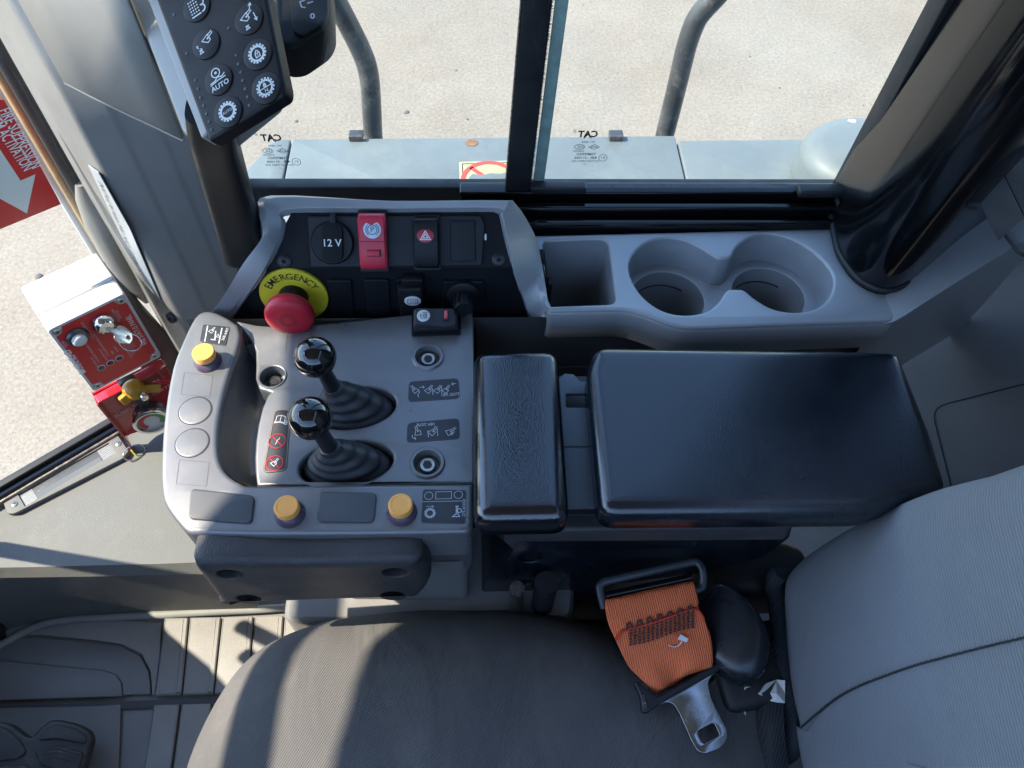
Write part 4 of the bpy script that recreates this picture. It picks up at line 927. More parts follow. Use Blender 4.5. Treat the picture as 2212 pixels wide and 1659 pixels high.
# scoop between rim and top
A_ = [(592, 150), (592, 195), (574, 292), (530, 420), (480, 585), (446, 765), (438, 900), (448, 1025), (485, 1112), (560, 1175), (662, 1203)]
B_ = [(600, 170), (645, 235), (695, 310), (705, 430), (745, 610), (725, 690), (700, 800), (686, 910), (680, 1025), (684, 1120), (698, 1206)]
sA = [tuple(pz(*KF(*p), ZC - .004)) for p in A_]; sB = [tuple(pz(*KF(*p), ZQ - .012)) for p in B_]
def mixz(t_, z): return [tuple((V(a) * (1 - t_) + V(b) * t_).xy) + (z,) for a, b in zip(sA, sB)]
scr = [crv(r, 4, False) for r in (sA, mixz(.10, ZC - .016), mixz(.30, ZC - .032), mixz(.6, ZC - .044), mixz(.9, ZC - .047), mixz(1.0, ZC - .044))]
link('console_scoop', fixn(loft_mesh(scr, False)), I4, con, 'cons', 80)
# recessed fixing bolts
for k, (c, r) in enumerate(bosses):
    M = cq.M @ T(*cq.px(*KF(*c)))
    if k == 0:
        lathe('bolt_boss', con, M, [(.0140, .0003), (.0132, .0012), (.0122, .0008), (.0117, -.002), (.0112, -.014), (1e-5, -.0145)], 'cons', 36, cap1=False, cap0=False); z0 = -.014
    else:
        lathe('bolt_boss', con, M, [(.0165, .0002), (.0150, .0022), (.0128, .0022), (.0115, -.001), (.0108, -.009), (1e-5, -.0095)], 'cons', 36, cap0=False, cap1=False)
        lathe('dirt_ring', con, M, [(.0106, -.0085), (.0100, -.0062), (.0078, -.0065), (.0070, -.0090)], 'grit', 30, cap0=False, cap1=False); z0 = -.009
    b_ = lathe('cap_bolt', con, M @ T(0, 0, z0), [(.0074, 0), (.0074, .005), (.0066, .0062), (.0042, .0062), (.0036, .0058), (.0034, .003), (1e-5, .003)], 'steel' if k else 'bolt', 30, cap1=False)
    lathe('bolt_socket', b_, M @ T(0, 0, z0 + .0033), [(.0043, 0), (.0043, .0032), (1e-5, .0032)], 'ink', 6, smooth=0, cap1=False)
# levers
def lever(ball, hc, hz, neck, neckh, rad0, ang):
    b = pz(*KF(*ball), ZQ + hz); base = V((*cq.w(*cq.px(*KF(*hc))).xy, ZQ - .012)); nk = pz(*KF(*neck), ZQ + neckh)
    root = link('control_lever', tube_mesh([nk + (nk - b) * .35, nk, b], [.0078, .0074, .0066], 20), I4, con, 'shaft', 60)
    ax = (b - nk).normalized(); f = Frame(b, (1, 0, 0), ax)
    lathe('lever_knob', root, f.M, sphere_prof(.0182, 0, 24, -pi / 2 + .36, pi / 2) , 'knob', 48, cap1=False, smooth=180)
    rings = []
    for i in range(33):
        t_ = i / 32; e = t_ ** 1.15
        c = base.lerp(nk, e); c = V((c.x, c.y, base.z + (nk.z - base.z) * (t_ ** .9)))
        s = (1 - t_); bel = .0018 * sin(t_ * 2 * pi * 4.2) * (1 - t_ * .75) * (1 if t_ > .04 else 0)
        rx = .0085 + (rad0[0] - .0085) * s ** 1.0 + bel; ry = .0085 + (rad0[1] - .0085) * s ** .9 + bel
        tl = ax.lerp(V((0, 0, 1)), s).normalized(); fx_ = Frame(c, (1, 0, 0), tl)
        rings.append([fx_.w(rx * cos(q + ang), ry * sin(q + ang)) for q in [2 * pi * j / 40 for j in range(40)]])
    link('lever_boot', fixn(loft_mesh(rings, True, (False, True))), I4, root, 'boot', 70)
    return root
lever((1092, 352), (1340, 672), .078, (1205, 548), .036, (.0385, .0225), rad(6))
lever((1058, 760), (1298, 1050), .078, (1185, 950), .036, (.0400, .0225), rad(6))
# orange push buttons
def pushbutton(c):
    M = cf.M @ T(*cf.px(*KF(*c)))
    o = lathe('push_button', con, M, [(.0132, 0), (.0130, .0012), (.0100, .0058), (.0088, .0066), (.0086, .009)], 'violet', 40)
    lathe('button_cap', o, M, [(.0090, .0088), (.0103, .0094), (.0104, .0150), (.0098, .0164), (.0080, .0166), (.0077, .0163), (1e-5, .0164)], 'orange', 40, cap1=False)
for c in ((372, 382), (922, 1402), (1672, 1390)): pushbutton(c)
# blanks and moulded outlines on the rim
for q in (((262, 1236), (690, 1285), (668, 1472), (246, 1440)), ((1118, 1256), (1506, 1266), (1488, 1462), (1104, 1460))):
    plate('blank_cover', con, cf, rnd(ppx(cf, KF, q), .005), 'consd', th=.004, bev=.0014, h=.0026)
for c in ((288, 710), (268, 925)):
    lathe('round_blank', con, cf.M @ T(*cf.px(*KF(*c))), [(.0146, -.001), (.0146, .0003), (.0141, .0008), (.0134, .0009), (1e-5, .0009)], 'cons', 40, cap1=False)
    strokes('blank_groove', con, cf.sub(*cf.px(*KF(*c)), .0), [cl(circ(0, 0, .0150, 40))], .0007, 'ink', th=.0002)
for q in (((215, 455), (406, 474), (386, 620), (192, 600)), ((182, 1038), (382, 1056), (362, 1216), (160, 1200))):
    r_ = rnd(ppx(cf, KF, q), .001); strokes('moulded_outline', con, cf, [cl(r_)], .0003, 'consd', th=.0002)
strokes('moulded_outline', con, cq, [ppx(cq, KF, [(893, 312), (908, 192), (1062, 180), (1066, 232)])], .0005, 'consd', th=.0002)
# stickers
W = 'wline'
def sticker(fr, q, nm='console_sticker', r=.003, border=True, holes=()):
    p = rnd(ppx(fr, KF, q), r); o = plate(nm, con, fr, p, mat('dark_sticker', (.030, .032, .036), .45, var=(60, .15), dust=((.26, .25, .23), 120, .62, .25)), th=.0006, bev=.0002, h=.0004)
    if border: strokes('sticker_border', o, fr, [cl(off(ccw(p), .0004))], .0003, 'gun', h=.0004)
    return o
def kp_(fr, pts): return ppx(fr, KF, pts)
BK = [cl([(-.8, .0), (.1, .55), (.45, -.1), (-.05, -.75)]), [(.1, .5), (.5, 1.15)], [(.35, .3), (.75, 1.05)], cl(circ(.05, .1, .08, 8))]
s1 = sticker(cf, ((340, 132), (520, 150), (494, 278), (318, 250)))
strokes('sticker_symbol', s1, cf, [kp_(cf, [(372, 142), (352, 250)]), kp_(cf, [(468, 158), (446, 262)]), kp_(cf, [(392, 234), (420, 238), (426, 178)])], .0011, W, h=.0004)
strokes('sticker_symbol', s1, cf, xf(BK, *cf.px(*KF(400, 178)), .0040, .1) + [cl(kp_(cf, [(428, 218), (452, 222), (442, 200)]))], .0005, W, h=.0004)
text('sticker_number', s1, cf, '268-6497', *cf.px(*KF(490, 200)), .0042, W, rot=rad(80), h=.0004)
s2 = sticker(cq, ((1718, 516), (2052, 492), (2062, 628), (1712, 652)), r=.005)
L2 = []
for cx0, m_ in ((1758, 1), (1852, 0), (1912, 0), (1968, 0)): L2 += xf(BK, *cq.px(*KF(cx0, 575)), .0052, .05, mirror=bool(m_))
L2 += [kp_(cq, [(1782, 570), (1790, 590), (1778, 605), (1786, 622)]), kp_(cq, [(1790, 556), (1822, 554)]), kp_(cq, [(1810, 546), (1822, 554), (1812, 562)]), kp_(cq, [(1876, 560), (1880, 606)]), kp_(cq, [(1937, 545), (1940, 598)]), kp_(cq, [(2035, 530), (2005, 534)]), kp_(cq, [(2015, 524), (2005, 534), (2017, 542)])]
strokes('sticker_symbol', s2, cq, L2, .00055, W, h=.0004); text('sticker_number', s2, cq, '189-2077', *cq.px(*KF(1995, 605)), .0048, W, rot=rad(3), h=.0004)
s3 = sticker(cq, ((1708, 792), (2056, 760), (2062, 900), (1702, 926)), r=.005)
L3 = []
for cx0, r_ in ((1780, .9), (1878, 0.), (1995, -.3)): L3 += xf(BK, *cq.px(*KF(cx0, 855)), .0056, r_)
L3 += [kp_(cq, [(1846, 845), (1850, 890)]), kp_(cq, [(1908, 830), (1912, 880)]), kp_(cq, [(1740, 875), (1745, 895), (1765, 898)]), kp_(cq, [(1756, 890), (1766, 898), (1758, 908)]), kp_(cq, [(2025, 850), (2015, 866), (1996, 868)]), kp_(cq, [(2008, 858), (1996, 868), (2010, 876)])]
strokes('sticker_symbol', s3, cq, L3, .00055, W, h=.0004); text('sticker_number', s3, cq, '189-2078', *cq.px(*KF(1833, 803)), .0046, W, rot=rad(183), h=.0004)
s4 = sticker(cq, ((818, 702), (930, 704), (900, 1115), (738, 1132)), r=.006)
RP = mat('red_line_print', (.42, .02, .03), .5)
strokes('sticker_border', s4, cq, [cl(off(ccw(rnd(ppx(cq, KF, ((818, 702), (930, 704), (900, 1115), (738, 1132))), .006)), .0008))], .0004, mat('tan_border', (.36, .26, .18), .6), h=.0006)
for c, k in (((838, 916), 0), ((820, 1064), 1)):
    x, y = cq.px(*KF(*c)); strokes('prohibition_ring', s4, cq, [cl(circ(x, y, .0075, 32)), [(x - .0053, y + .0053), (x + .0053, y - .0053)]], .0009, RP, h=.0006)
    strokes('sticker_symbol', s4, cq, xf([[(-.3, -.8), (0, -.2), (-.1, .1), (.3, .4), (.4, .8)]] if k == 0 else BK, x, y, .0044), .0006, W, h=.0007)
x, y = cq.px(*KF(860, 770)); strokes('sticker_symbol', s4, cq, xf([cl([(-.9, -.8), (0, -.55), (.9, -.8), (.9, .7), (0, .95), (-.9, .7)]), [(0, -.55), (0, .95)], [(-1.1, -.6), (-1.1, -1.0), (0, -.75), (1.1, -1.0), (1.1, -.6)]], x, y, .0045, rad(-5)), .00055, W, h=.0006)
text('sticker_number', s4, cq, '189-2079', *cq.px(*KF(908, 765)), .0040, W, rot=rad(82), h=.0006)
s5 = sticker(cf, ((1812, 1236), (2105, 1242), (2098, 1468), (1800, 1462)), r=.003)
strokes('sticker_symbol', s5, cf, [cl(circ(*cf.px(*KF(1852, 1282)), .0036, 24)), cl(circ(*cf.px(*KF(2050, 1275)), .0036, 24)), cl(kp_(cf, [(1900, 1256), (2004, 1254), (2004, 1300), (1898, 1304)])), kp_(cf, [(1806, 1322), (2102, 1316)]), kp_(cf, [(1835, 1355), (1885, 1354)]), kp_(cf, [(1872, 1346), (1885, 1354), (1874, 1362)])], .0004, W, h=.0004)
x, y = cf.px(*KF(1860, 1398)); strokes('sticker_symbol', s5, cf, [[(x + a * .0046, y + b * .0046) for a, b in GEAR(14)], cl(circ(x, y, .0030, 20))], .0006, W, h=.0004)
x, y = cf.px(*KF(2042, 1385)); strokes('sticker_symbol', s5, cf, xf([[(-.9, -1.), (.5, -1.)], [(-.7, -.9), (-.15, -.5), (-.15, .9)], [(.4, -.9), (.1, -.5), (.1, .9)], cl(circ(.35, .1, .38, 14)), [(-.3, .95), (.25, .95)]], x, y, .0050), .0007, W, h=.0004)
text('sticker_number', s5, cf, '275-6530-1', *cf.px(*KF(2088, 1360)), .0036, W, rot=rad(88), h=.0004)
# rocker standing on the far corner of the console
rf = Frame(pz(*KE(1445, 800), ZQ + .016), pz(*KE(1580, 770), ZQ + .016) - pz(*KE(1310, 778), ZQ + .016), (0, -.18, .98))
rk = rocker(con, rf.sub(0, 0, -.004), 0, 0, .0205, .0440, mat('dusty_black_rocker', (.022, .025, .030), .45, bump=(1500, .1)), name='lock_out_switch', base=False, ht=.010)
rk.matrix_basis = rf.M @ T(0, 0, -.004) @ RZ(pi / 2)
WM[rk] = rk.matrix_basis.copy()
bxm = rbox('switch_body', rk, rf.M @ T(0, 0, -.012), (.0455, .0215, .017), 'rocker', .0015)
plate('switch_bezel', rk, Frame(pz(*KE(1450, 860), ZQ + .001), rf.x, (0, 0, 1)), rnd(rect(0, .006, .050, .030), .002), 'rocker', th=.002, bev=.0006, h=.002)
f2 = rf.sub(-.0115, 0, .0082)
d_ = link('switch_icon', plate_mesh(circ(0, 0, .0066, 32), th=.001, bev=.0003), f2.M, rk, mat('white_icon', (.6, .62, .62), .4))
strokes('icon_lines', d_, f2, [[(-.003, -.003), (.003, -.003), (.003, .003), (-.001, .003)], [(-.003, 0), (-.001, 0)], cl(circ(.001, 0, .0012, 12)), [(-.003, -.002), (-.003, .002)]], .0006, 'gun', h=.0003)
f3 = rf.sub(.0110, .000, .0058)
rbox('slider_slot', rk, f3.M @ T(0, 0, .0002), (.0062, .0100, .0010), 'ink', .0003); rbox('lock_slider', rk, f3.M @ T(0, .0005, .0018), (.0034, .0088, .004), mat('coral_slider', (.62, .10, .10), .4), .0008)
# console body under the top
body = [(-.262, .470), (-.268, .38), (-.262, .300), (-.235, .272), (-.004, .268), (.000, .30), (-.002, .50), (-.05, .505)]
bm_ = rnd(body, .012)
link('console_body', fixn(loft_mesh([[(x, y, z) for x, y in off(ccw(bm_), d)] for z, d in ((.600, .000), (.575, .002), (.50, .006), (.470, .012))], True, (False, True))), I4, con, 'cons', 40)
bl2 = rnd([(-.150, .276), (-.012, .272), (-.006, .44), (-.150, .44)], .012)
link('console_base', fixn(loft_mesh([[(x, y, z) for x, y in off(ccw(bl2), d)] for z, d in ((.52, 0), (.43, .003), (.40, .003))], True)), I4, con, 'trim', 40)
bl3 = rnd([(-.215, .255), (.10, .250), (.12, .44), (-.215, .44)], .015)
link('console_foot', fixn(loft_mesh([[(x, y, z) for x, y in off(ccw(bl3), d)] for z, d in ((.398, .006), (.392, .001), (.20, .0), (.0, .0))], True, (True, False))), I4, con, 'trim', 40)
# padded knee rest on the console's front
kf2 = Frame((-.12, .238, .53), (1, 0, 0), (0, -1, .0))
pdl = [(88, 425), (150, 396), (700, 400), (1330, 385), (1425, 415), (1465, 470), (1465, 520), (1420, 585), (1345, 605), (900, 618), (290, 640), (232, 618), (140, 500)]
hl = [circ(*kf2.px(*KJ(*c)), .0110, 32) for c in ((300, 462), (415, 604), (1262, 452), (1250, 584))]
kp2 = plate('knee_pad', con, kf2, crv(ppx(kf2, KJ, pdl), 4), 'leatherd', th=.026, bev=.0105, nb=6, holes=hl, hbev=.0015)
for c in ((300, 462), (415, 604), (1262, 452), (1250, 584)):
    lathe('pad_hole', kp2, kf2.M @ T(*kf2.px(*KJ(*c))), [(.0112, -.001), (.0108, -.012), (.0095, -.018), (1e-5, -.0185)], 'blkm', 32, cap0=False, cap1=False)
# ------------------------------------------------------------------ armrest and wrist rest
ZA = .660
arm = thing('armrest', (.24, .33, .46), 'long black vinyl armrest on a black box beside the seat', 'armrest')
wr = thing('wrist_rest', (.033, .335, .60), 'short narrow glossy black wrist pad between console and armrest', 'wrist rest')
af = Frame((.24, .338, ZA), (1, 0, 0), (0, 0, 1))
def aw(pts): return [(x - .24, y - .338) for x, y in pts]
def pillow_mesh(outline, th, bev, crown, nb=7):
    """upholstered block: rounded edges, slightly crowned top"""
    lp = ccw(outline); c = V((sum(p[0] for p in lp) / len(lp), sum(p[1] for p in lp) / len(lp)))
    rings = [[(x, y, -th) for x, y in off(lp, bev * .35)], [(x, y, -th + bev * .35) for x, y in lp]]
    for k in range(nb + 1):
        a = pi / 2 * k / nb; d = bev * (1 - cos(a)); z = -bev + bev * sin(a) - crown
        rings.append([(x, y, z) for x, y in off(lp, d)])
    last = off(lp, bev)
    for s, h in ((.93, .35), (.84, .65), (.70, .85), (.5, .95), (.25, 1.)): rings.append([(c.x + (x - c.x) * s, c.y + (y - c.y) * s, -crown + crown * h) for x, y in last])
    return fixn(loft_mesh(rings, True, (True, True)))
lo = rnd(aw([(.096, .256), (.315, .254), (.393, .277), (.397, .330), (.396, .420), (.108, .428), (.098, .40)]), [.016, .008, .006, .001, .012, .012, .01])
link('arm_pad', pillow_mesh(lo, .033, .012, .0004), af.M, arm, 'leather', 60)
so_ = rnd(aw([(-.006, .252), (.072, .252), (.0735, .424), (-.005, .424)]), .014)
wp_ = link('wrist_pad', pillow_mesh(so_, .033, .013, .0002), af.M, wr, mat('worn_black_vinyl', (.004, .006, .009), .13, spec=1.0, bump=(900, .12, 'vor'), var=(9, .12)), 60)
bar('pad_stem', wr, (.033, .335, .50), (.033, .335, .62), .03, .03, 'blkm', up=(1, 0, 0), b=.003)
# steel slide between the pads
sf2 = FZ(.618)
pl = ppx(sf2, KH, [(392, 190), (420, 168), (455, 172), (480, 200), (640, 200), (640, 690), (430, 692), (400, 450)])
plate('slide_plate', arm, sf2, pl, mat('blue_grey_steel', (.10, .115, .13), .45, metal=.3, var=(12, .15)), th=.004, bev=.0008, holes=[rnd(ppx(sf2, KH, [(424, 248), (560, 248), (560, 302), (424, 302)]), .002)])
plate('slide_base', arm, FZ(.600), ppx(FZ(.600), KH, [(360, 180), (700, 180), (700, 720), (360, 720)]), 'ink', th=.003, bev=.0005)
strokes('plate_joint', arm, sf2, [ppx(sf2, KH, [(400, 455), (620, 456)])], .0014, 'ink', h=.0004)
# box under the armrest
bf2 = Frame((.13, .284, .50), (1, 0, 0), (0, -1, 0))
bo = ppx(bf2, KH, [(150, 800), (180, 775), (1312, 762), (1300, 812), (1262, 842), (1190, 890), (940, 952), (560, 1000), (560, 1050), (150, 1060), (96, 1022), (150, 905), (210, 860)])
hb = [circ(*bf2.px(*KH(285, 890)), .0125, 32), circ(*bf2.px(*KH(262, 985)), .0085, 32)]
bxx = plate('arm_box', arm, bf2, bo, 'leather', th=.11, bev=.003, holes=hb, hbev=.001)
for c, r in (((285, 890), .0125), ((262, 985), .0085)):
    lathe('box_recess', bxx, bf2.M @ T(*bf2.px(*KH(*c))), [(r + .0002, -.001), (r * .96, -.010), (r * .8, -.016), (1e-5, -.0165)], 'rocker', 32, cap0=False, cap1=False)
lg = Frame((.13, .274, .58), (1, 0, 0), (0, -1, .15))
lgp = ppx(lg, KH, [(190, 772), (240, 782), (1312, 766), (1300, 800), (1278, 824), (255, 832), (215, 858), (180, 830)])
plate('box_ledge', arm, lg, rnd(lgp, .003), 'leatherd', th=.02, bev=.0045, nb=4)
tube('arm_post', arm, [(.036, .262, .30), (.036, .262, .47)], .008, 'steel', 20)
tube('arm_post', arm, [(.066, .268, .30), (.066, .268, .47)], .012, 'blkm', 20)

# ------------------------------------------------------------------ seat
seat = thing('seat', (0, 0, .02), 'grey twill covered operator seat at the bottom of the photo', 'seat')
co_ = [(-.293, .0), (-.292, .08), (-.286, .135), (-.268, .186), (-.243, .222), (-.205, .245), (-.140, .262), (-.045, .267), (.054, .262), (.125, .245), (.19, .225), (.27, .21), (.30, .19)]
co_ = co_ + [(x, -y) for x, y in co_[::-1][:-1]]
co_ = crv(co_, 5); cc_ = (0.0, 0.0)
def shr(p, s, d): return [(cc_[0] + (x - cc_[0]) * s, cc_[1] + (y - cc_[1]) * s) for x, y in off(ccw(p), d)]
def bulge(x, y, z, i):
    # soft folds near the belt anchor and the front edge
    f = .0025 * sin(38 * x + 21 * y) * max(0, min(1, (x - .02) / .12)) + .0016 * sin(60 * x - 30 * y + 1)
    return (x, y, z + f)
rings = []
for i, (s, d, z) in enumerate(((1, .012, .285), (1, .002, .33), (1, -.001, .365), (1, .000, .388), (1, .005, .405), (1, .013, .418), (1, .024, .428), (1, .038, .436), (.80, .0, .443), (.70, 0, .447), (.55, 0, .450), (.40, 0, .451), (.22, 0, .4515), (.08, 0, .4515))):
    rings.append([bulge(x, y, z, i) if z > .4 else (x, y, z) for x, y in shr(co_, s, d)])
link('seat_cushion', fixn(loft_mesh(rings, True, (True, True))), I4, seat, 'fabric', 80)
# pleats running in from the far edge
for k, (a, b, c) in enumerate((((1150, 1335), (1210, 1400), (1250, 1500)), ((1205, 1345), (1275, 1410), (1318, 1520)), ((1262, 1352), (1315, 1420), (1345, 1470)))):
    pts = [pz(*p, .4375 + .003 * j) for j, p in enumerate((a, b, c))]
# cushion pan below
rbox('seat_pan', seat, T(-.0, 0, .25), (.50, .44, .07), 'blkm', .02)
rbox('seat_base', seat, T(.03, 0, .11), (.36, .34, .22), 'blkm', .02)
# backrest: padded shell leaning back
kb_ = Frame((.31, 0, .5), (0, 1, 0), (-.97, 0, .24))
if kb_.n.dot(CAM - kb_.o) < 0: kb_ = Frame(kb_.o, kb_.x, -kb_.n)
sgn = 1 if kb_.w(0, 1).z > kb_.o.z else -1
bo_ = [kb_.px(*KM(*p)) for p in ((285, 1560), (292, 1460), (265, 1330), (242, 1200), (226, 1050), (218, 900), (214, 790), (226, 715), (270, 655), (330, 600), (450, 520), (600, 430), (800, 340), (1000, 265), (1418, 140))]
ly = bo_[-1]
top_y = ly[1] + sgn * .42
bo_ = bo_ + [(ly[0] - .012, ly[1] + sgn * .15), (ly[0] - .03, ly[1] + sgn * .30), (ly[0] - .07, top_y), (0, top_y + sgn * .03)]
mir = [(-x, y) for x, y in bo_[::-1][1:]]
full = crv(bo_ + mir, 3)
cyb = (0, (bo_[0][1] + top_y) / 2)
def bring(s, d, h): return [kb_.w(cyb[0] + (x - cyb[0]) * s, cyb[1] + (y - cyb[1]) * s, h) for x, y in off(ccw(full), d)]
rings = [bring(.97, 0, -.09), bring(.995, 0, -.07), bring(1.003, 0, -.03), bring(1.0, 0, -.012), bring(.992, 0, -.004), bring(.98, 0, .000), bring(.955, 0, .004), bring(.91, 0, .008), bring(.84, 0, .011), bring(.6, 0, .012), bring(.4, 0, .012), bring(.15, 0, .012)]
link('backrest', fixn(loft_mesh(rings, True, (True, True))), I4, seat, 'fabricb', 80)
# dark binding round the lower edge, and the sewn line across
bnd = [kb_.at(*KM(*p), -.004) for p in ((30, 1690), (120, 1650), (225, 1600), (272, 1560), (282, 1470), (262, 1370), (245, 1250), (228, 1120), (215, 960), (200, 850), (186, 770), (196, 722), (228, 690))]
tube('edge_binding', seat, crv([tuple(p) for p in bnd], 4, False), .0095, 'edge', 14)
sm_ = crv([tuple(kb_.at(*KM(*p), .0122)) for p in ((318, 1462), (400, 1390), (500, 1312), (600, 1258), (720, 1210), (860, 1160), (1000, 1120), (1200, 1068), (1418, 1016), (1700, 950))], 8, False)
tube('seam_groove', seat, sm_, .0007, 'thread', 6)
for k in range(0, len(sm_) - 1, 1):
    a, b = V(sm_[k]), V(sm_[k + 1]); m_ = a.lerp(b, .5)
    link('seam_stitch', tube_mesh([a.lerp(b, .12) + kb_.n * .0012, m_ + kb_.n * .0018, a.lerp(b, .72) + kb_.n * .0012], .0008, 6), I4, seat, 'thread', 60)
# black recliner cover and strap at the joint of cushion and backrest
rc = [tuple(pz(*KL(*p), z)) for p, z in (((1080, 520), .47), ((1180, 640), .475), ((1250, 760), .465), ((1300, 850), .44))]
cv = [[V(p) + V((r * .85 * cos(a), r * 1.2 * sin(a), r * .5 * cos(a))) for a in [2 * pi * j / 24 for j in range(24)]] for p, r in zip(crv(rc, 5, False), [.010, .020, .024, .027, .029, .030, .031, .032, .032, .033, .033, .032, .031, .029, .026, .02])]
link('buckle_boot', fixn(loft_mesh(cv, True, (True, True))), I4, seat, mat('black_boot_plastic', (.012, .014, .018), .3, var=(14, .3)), 80)
tube('buckle_cable', seat, crv([tuple(pz(*KL(*p), z)) for p, z in (((1180, 930), .452), ((1300, 905), .458), ((1400, 840), .462), ((1500, 780), .462))], 4, False), .0042, 'blk', 10)
rbox('recliner_block', seat, Matrix.Translation(pz(*KL(1380, 950), .425)) @ RZ(rad(10)), (.10, .08, .05), 'blkm', .012)
rbox('recliner_block', seat, Matrix.Translation(pz(*KL(1330, 330), .40)), (.12, .06, .09), 'blkm', .02)
sk = [[pz(*KL(*p), z) for p, z in r] for r in ([((1400, 1150), .43), ((1480, 1180), .445), ((1590, 1200), .45)], [((1370, 1290), .435), ((1480, 1300), .452), ((1590, 1310), .455)], [((1380, 1450), .432), ((1490, 1470), .450), ((1600, 1460), .45)], [((1420, 1640), .425), ((1500, 1660), .44), ((1620, 1600), .44)], [((1440, 1800), .42), ((1520, 1800), .43), ((1640, 1750), .43)])]
sk = [crv([tuple(p) for p in r], 5, False) for r in sk]
link('cover_skirt', fixn(loft_mesh(sk, False)), I4, seat, mat('dark_skirt_fabric', (.028, .030, .033), .8, twill=(.003, .4, .4, .2), spec=.2), 80, 1)
bar('seat_rail', seat, pz(*KL(345, 560), .34), pz(*KL(350, 800), .34), .012, .02, 'kick')
rbox('seat_slide', seat, Matrix.Translation(pz(*KL(200, 560), .33)), (.14, .03, .03), 'dsteel', .004)
# torn paper stuffed into the joint
pw = [[pz(*KL(*p), z) for p, z in r] for r in ([((1240, 1110), .440), ((1330, 1085), .452), ((1430, 1090), .445), ((1470, 1060), .458), ((1540, 1035), .450), ((1600, 1040), .455)], [((1270, 1160), .446), ((1340, 1130), .438), ((1420, 1130), .452), ((1470, 1130), .446), ((1540, 1130), .456), ((1600, 1130), .45)], [((1325, 1300), .438), ((1345, 1240), .436), ((1400, 1150), .446), ((1470, 1180), .445), ((1540, 1195), .449), ((1600, 1200), .45)])]
pp = link('paper_scrap', fixn(loft_mesh(pw, False)), I4, None, 'paper', 0); pp.modifiers.new('solidify', 'SOLIDIFY').thickness = .0006
tag(pp, 'crumpled white paper scrap wedged between cushion and backrest', 'paper')

# ------------------------------------------------------------------ seat belt
belt = thing('seat_belt', pz(*KL(800, 900), .455), 'orange seat belt end with a steel tongue lying on the cushion', 'seat belt')
def bz(x, y):   # height of the strap over the cushion: far end stands higher
    return .455 + .045 * max(0, min(1, (1050 - y) / 800)) 
def bp3(x, y, h=0.): return tuple(pz(*KL(x, y), bz(x, y) + h))
lp_ = [(322, 528), (300, 440), (290, 385), (310, 350), (370, 330), (640, 270), (930, 206), (990, 214), (1018, 262), (1022, 345), (1005, 385), (965, 398)]
tube('belt_loop', belt, crv([bp3(x, y, -.004) for x, y in lp_], 4, False), .0042, mat('black_loop_plastic', (.035, .04, .045), .35, var=(30, .2)), 12, ry=.0030)
tube('loop_bar', belt, [bp3(330, 440, -.006), bp3(940, 310, -.006)], .0035, 'blk', 12)
rowsL = [[(345, 465), (500, 425), (650, 390), (800, 358), (945, 328)], [(328, 475), (490, 448), (650, 412), (800, 382), (958, 350)], [(335, 570), (500, 540), (660, 505), (820, 470), (985, 455)], [(360, 660), (520, 625), (680, 590), (840, 560), (990, 530)], [(400, 750), (560, 705), (720, 670), (880, 630), (1030, 610)], [(455, 870), (610, 830), (770, 790), (920, 760), (1070, 720)], [(500, 950), (650, 930), (800, 890), (950, 860), (1088, 830)], [(560, 1010), (690, 1010), (810, 975), (950, 920), (1090, 915)], [(635, 1085), (720, 1065), (815, 1040), (940, 960), (1085, 945)], [(690, 1138), (745, 1100), (820, 1065), (920, 1000), (1075, 962)]]
hs2 = [[-.010, -.010, -.010, -.010, -.010], [0, .001, .001, .001, 0], [.004, .005, .005, .005, .004], [.006, .007, .007, .007, .006], [.006, .007, .008, .007, .006], [.006, .008, .009, .008, .006], [.005, .008, .006, .009, .006], [.005, .009, .004, .009, .004], [.003, .008, .001, .008, .003], [-.002, .002, -.004, .002, -.002]]
gr = [[bp3(x, y, h) for (x, y), h in zip(r, hh)] for r, hh in zip(rowsL, hs2)]
gr = [crv(r, 6, False) for r in gr]; gr = [list(c) for c in zip(*[crv(list(c), 5, False) for c in zip(*gr)])]
# local frame so that the weave runs along the strap
wfx = Frame(pz(*KL(700, 750), .47), V(bp3(960, 350)) - V(bp3(330, 475)), (0, -.3, .95))
iv = wfx.M.inverted()
wb = link('belt_webbing', fixn(loft_mesh([[tuple(iv @ V(p)) for p in r] for r in gr], False)), wfx.M, belt, 'web', 80)
sm = wb.modifiers.new('solidify', 'SOLIDIFY'); sm.thickness = .0018; sm.offset = -1
def gpt(a, b, h=0.):   # place on the webbing, a across 0..1, b along 0..1
    j = min(len(gr) - 1, max(0, int(b * (len(gr) - 1)))); r = gr[j]; t_ = a * (len(r) - 1); i = min(len(r) - 2, int(t_)); return V(r[i]).lerp(V(r[i + 1]), t_ - i) + V((0, -.15, .98)) * h
# fold edge of the second layer
def near(x, y, h=.0):   # height of the webbing under a photo point: sample the grid
    best = None
    for r in gr:
        for p in r:
            q = V(p) - CAM; u_ = CX + FPX * q.dot(CR) / q.dot(CF); v_ = CY - FPX * q.dot(CU) / q.dot(CF)
            uu, vv = KL(x, y); d = (u_ - uu) ** 2 + (v_ - vv) ** 2
            if best is None or d < best[0]: best = (d, V(p).z)
    return pz(*KL(x, y), best[1] + h)
tube('fold_edge', wb, crv([tuple(near(x, y, .0012)) for x, y in ((402, 752), (440, 700), (480, 680), (620, 645), (760, 600), (880, 555), (960, 535), (1000, 560), (1028, 608))], 4, False), .0013, mat('red_orange_edge', (.62, .05, .015), .7), 8)
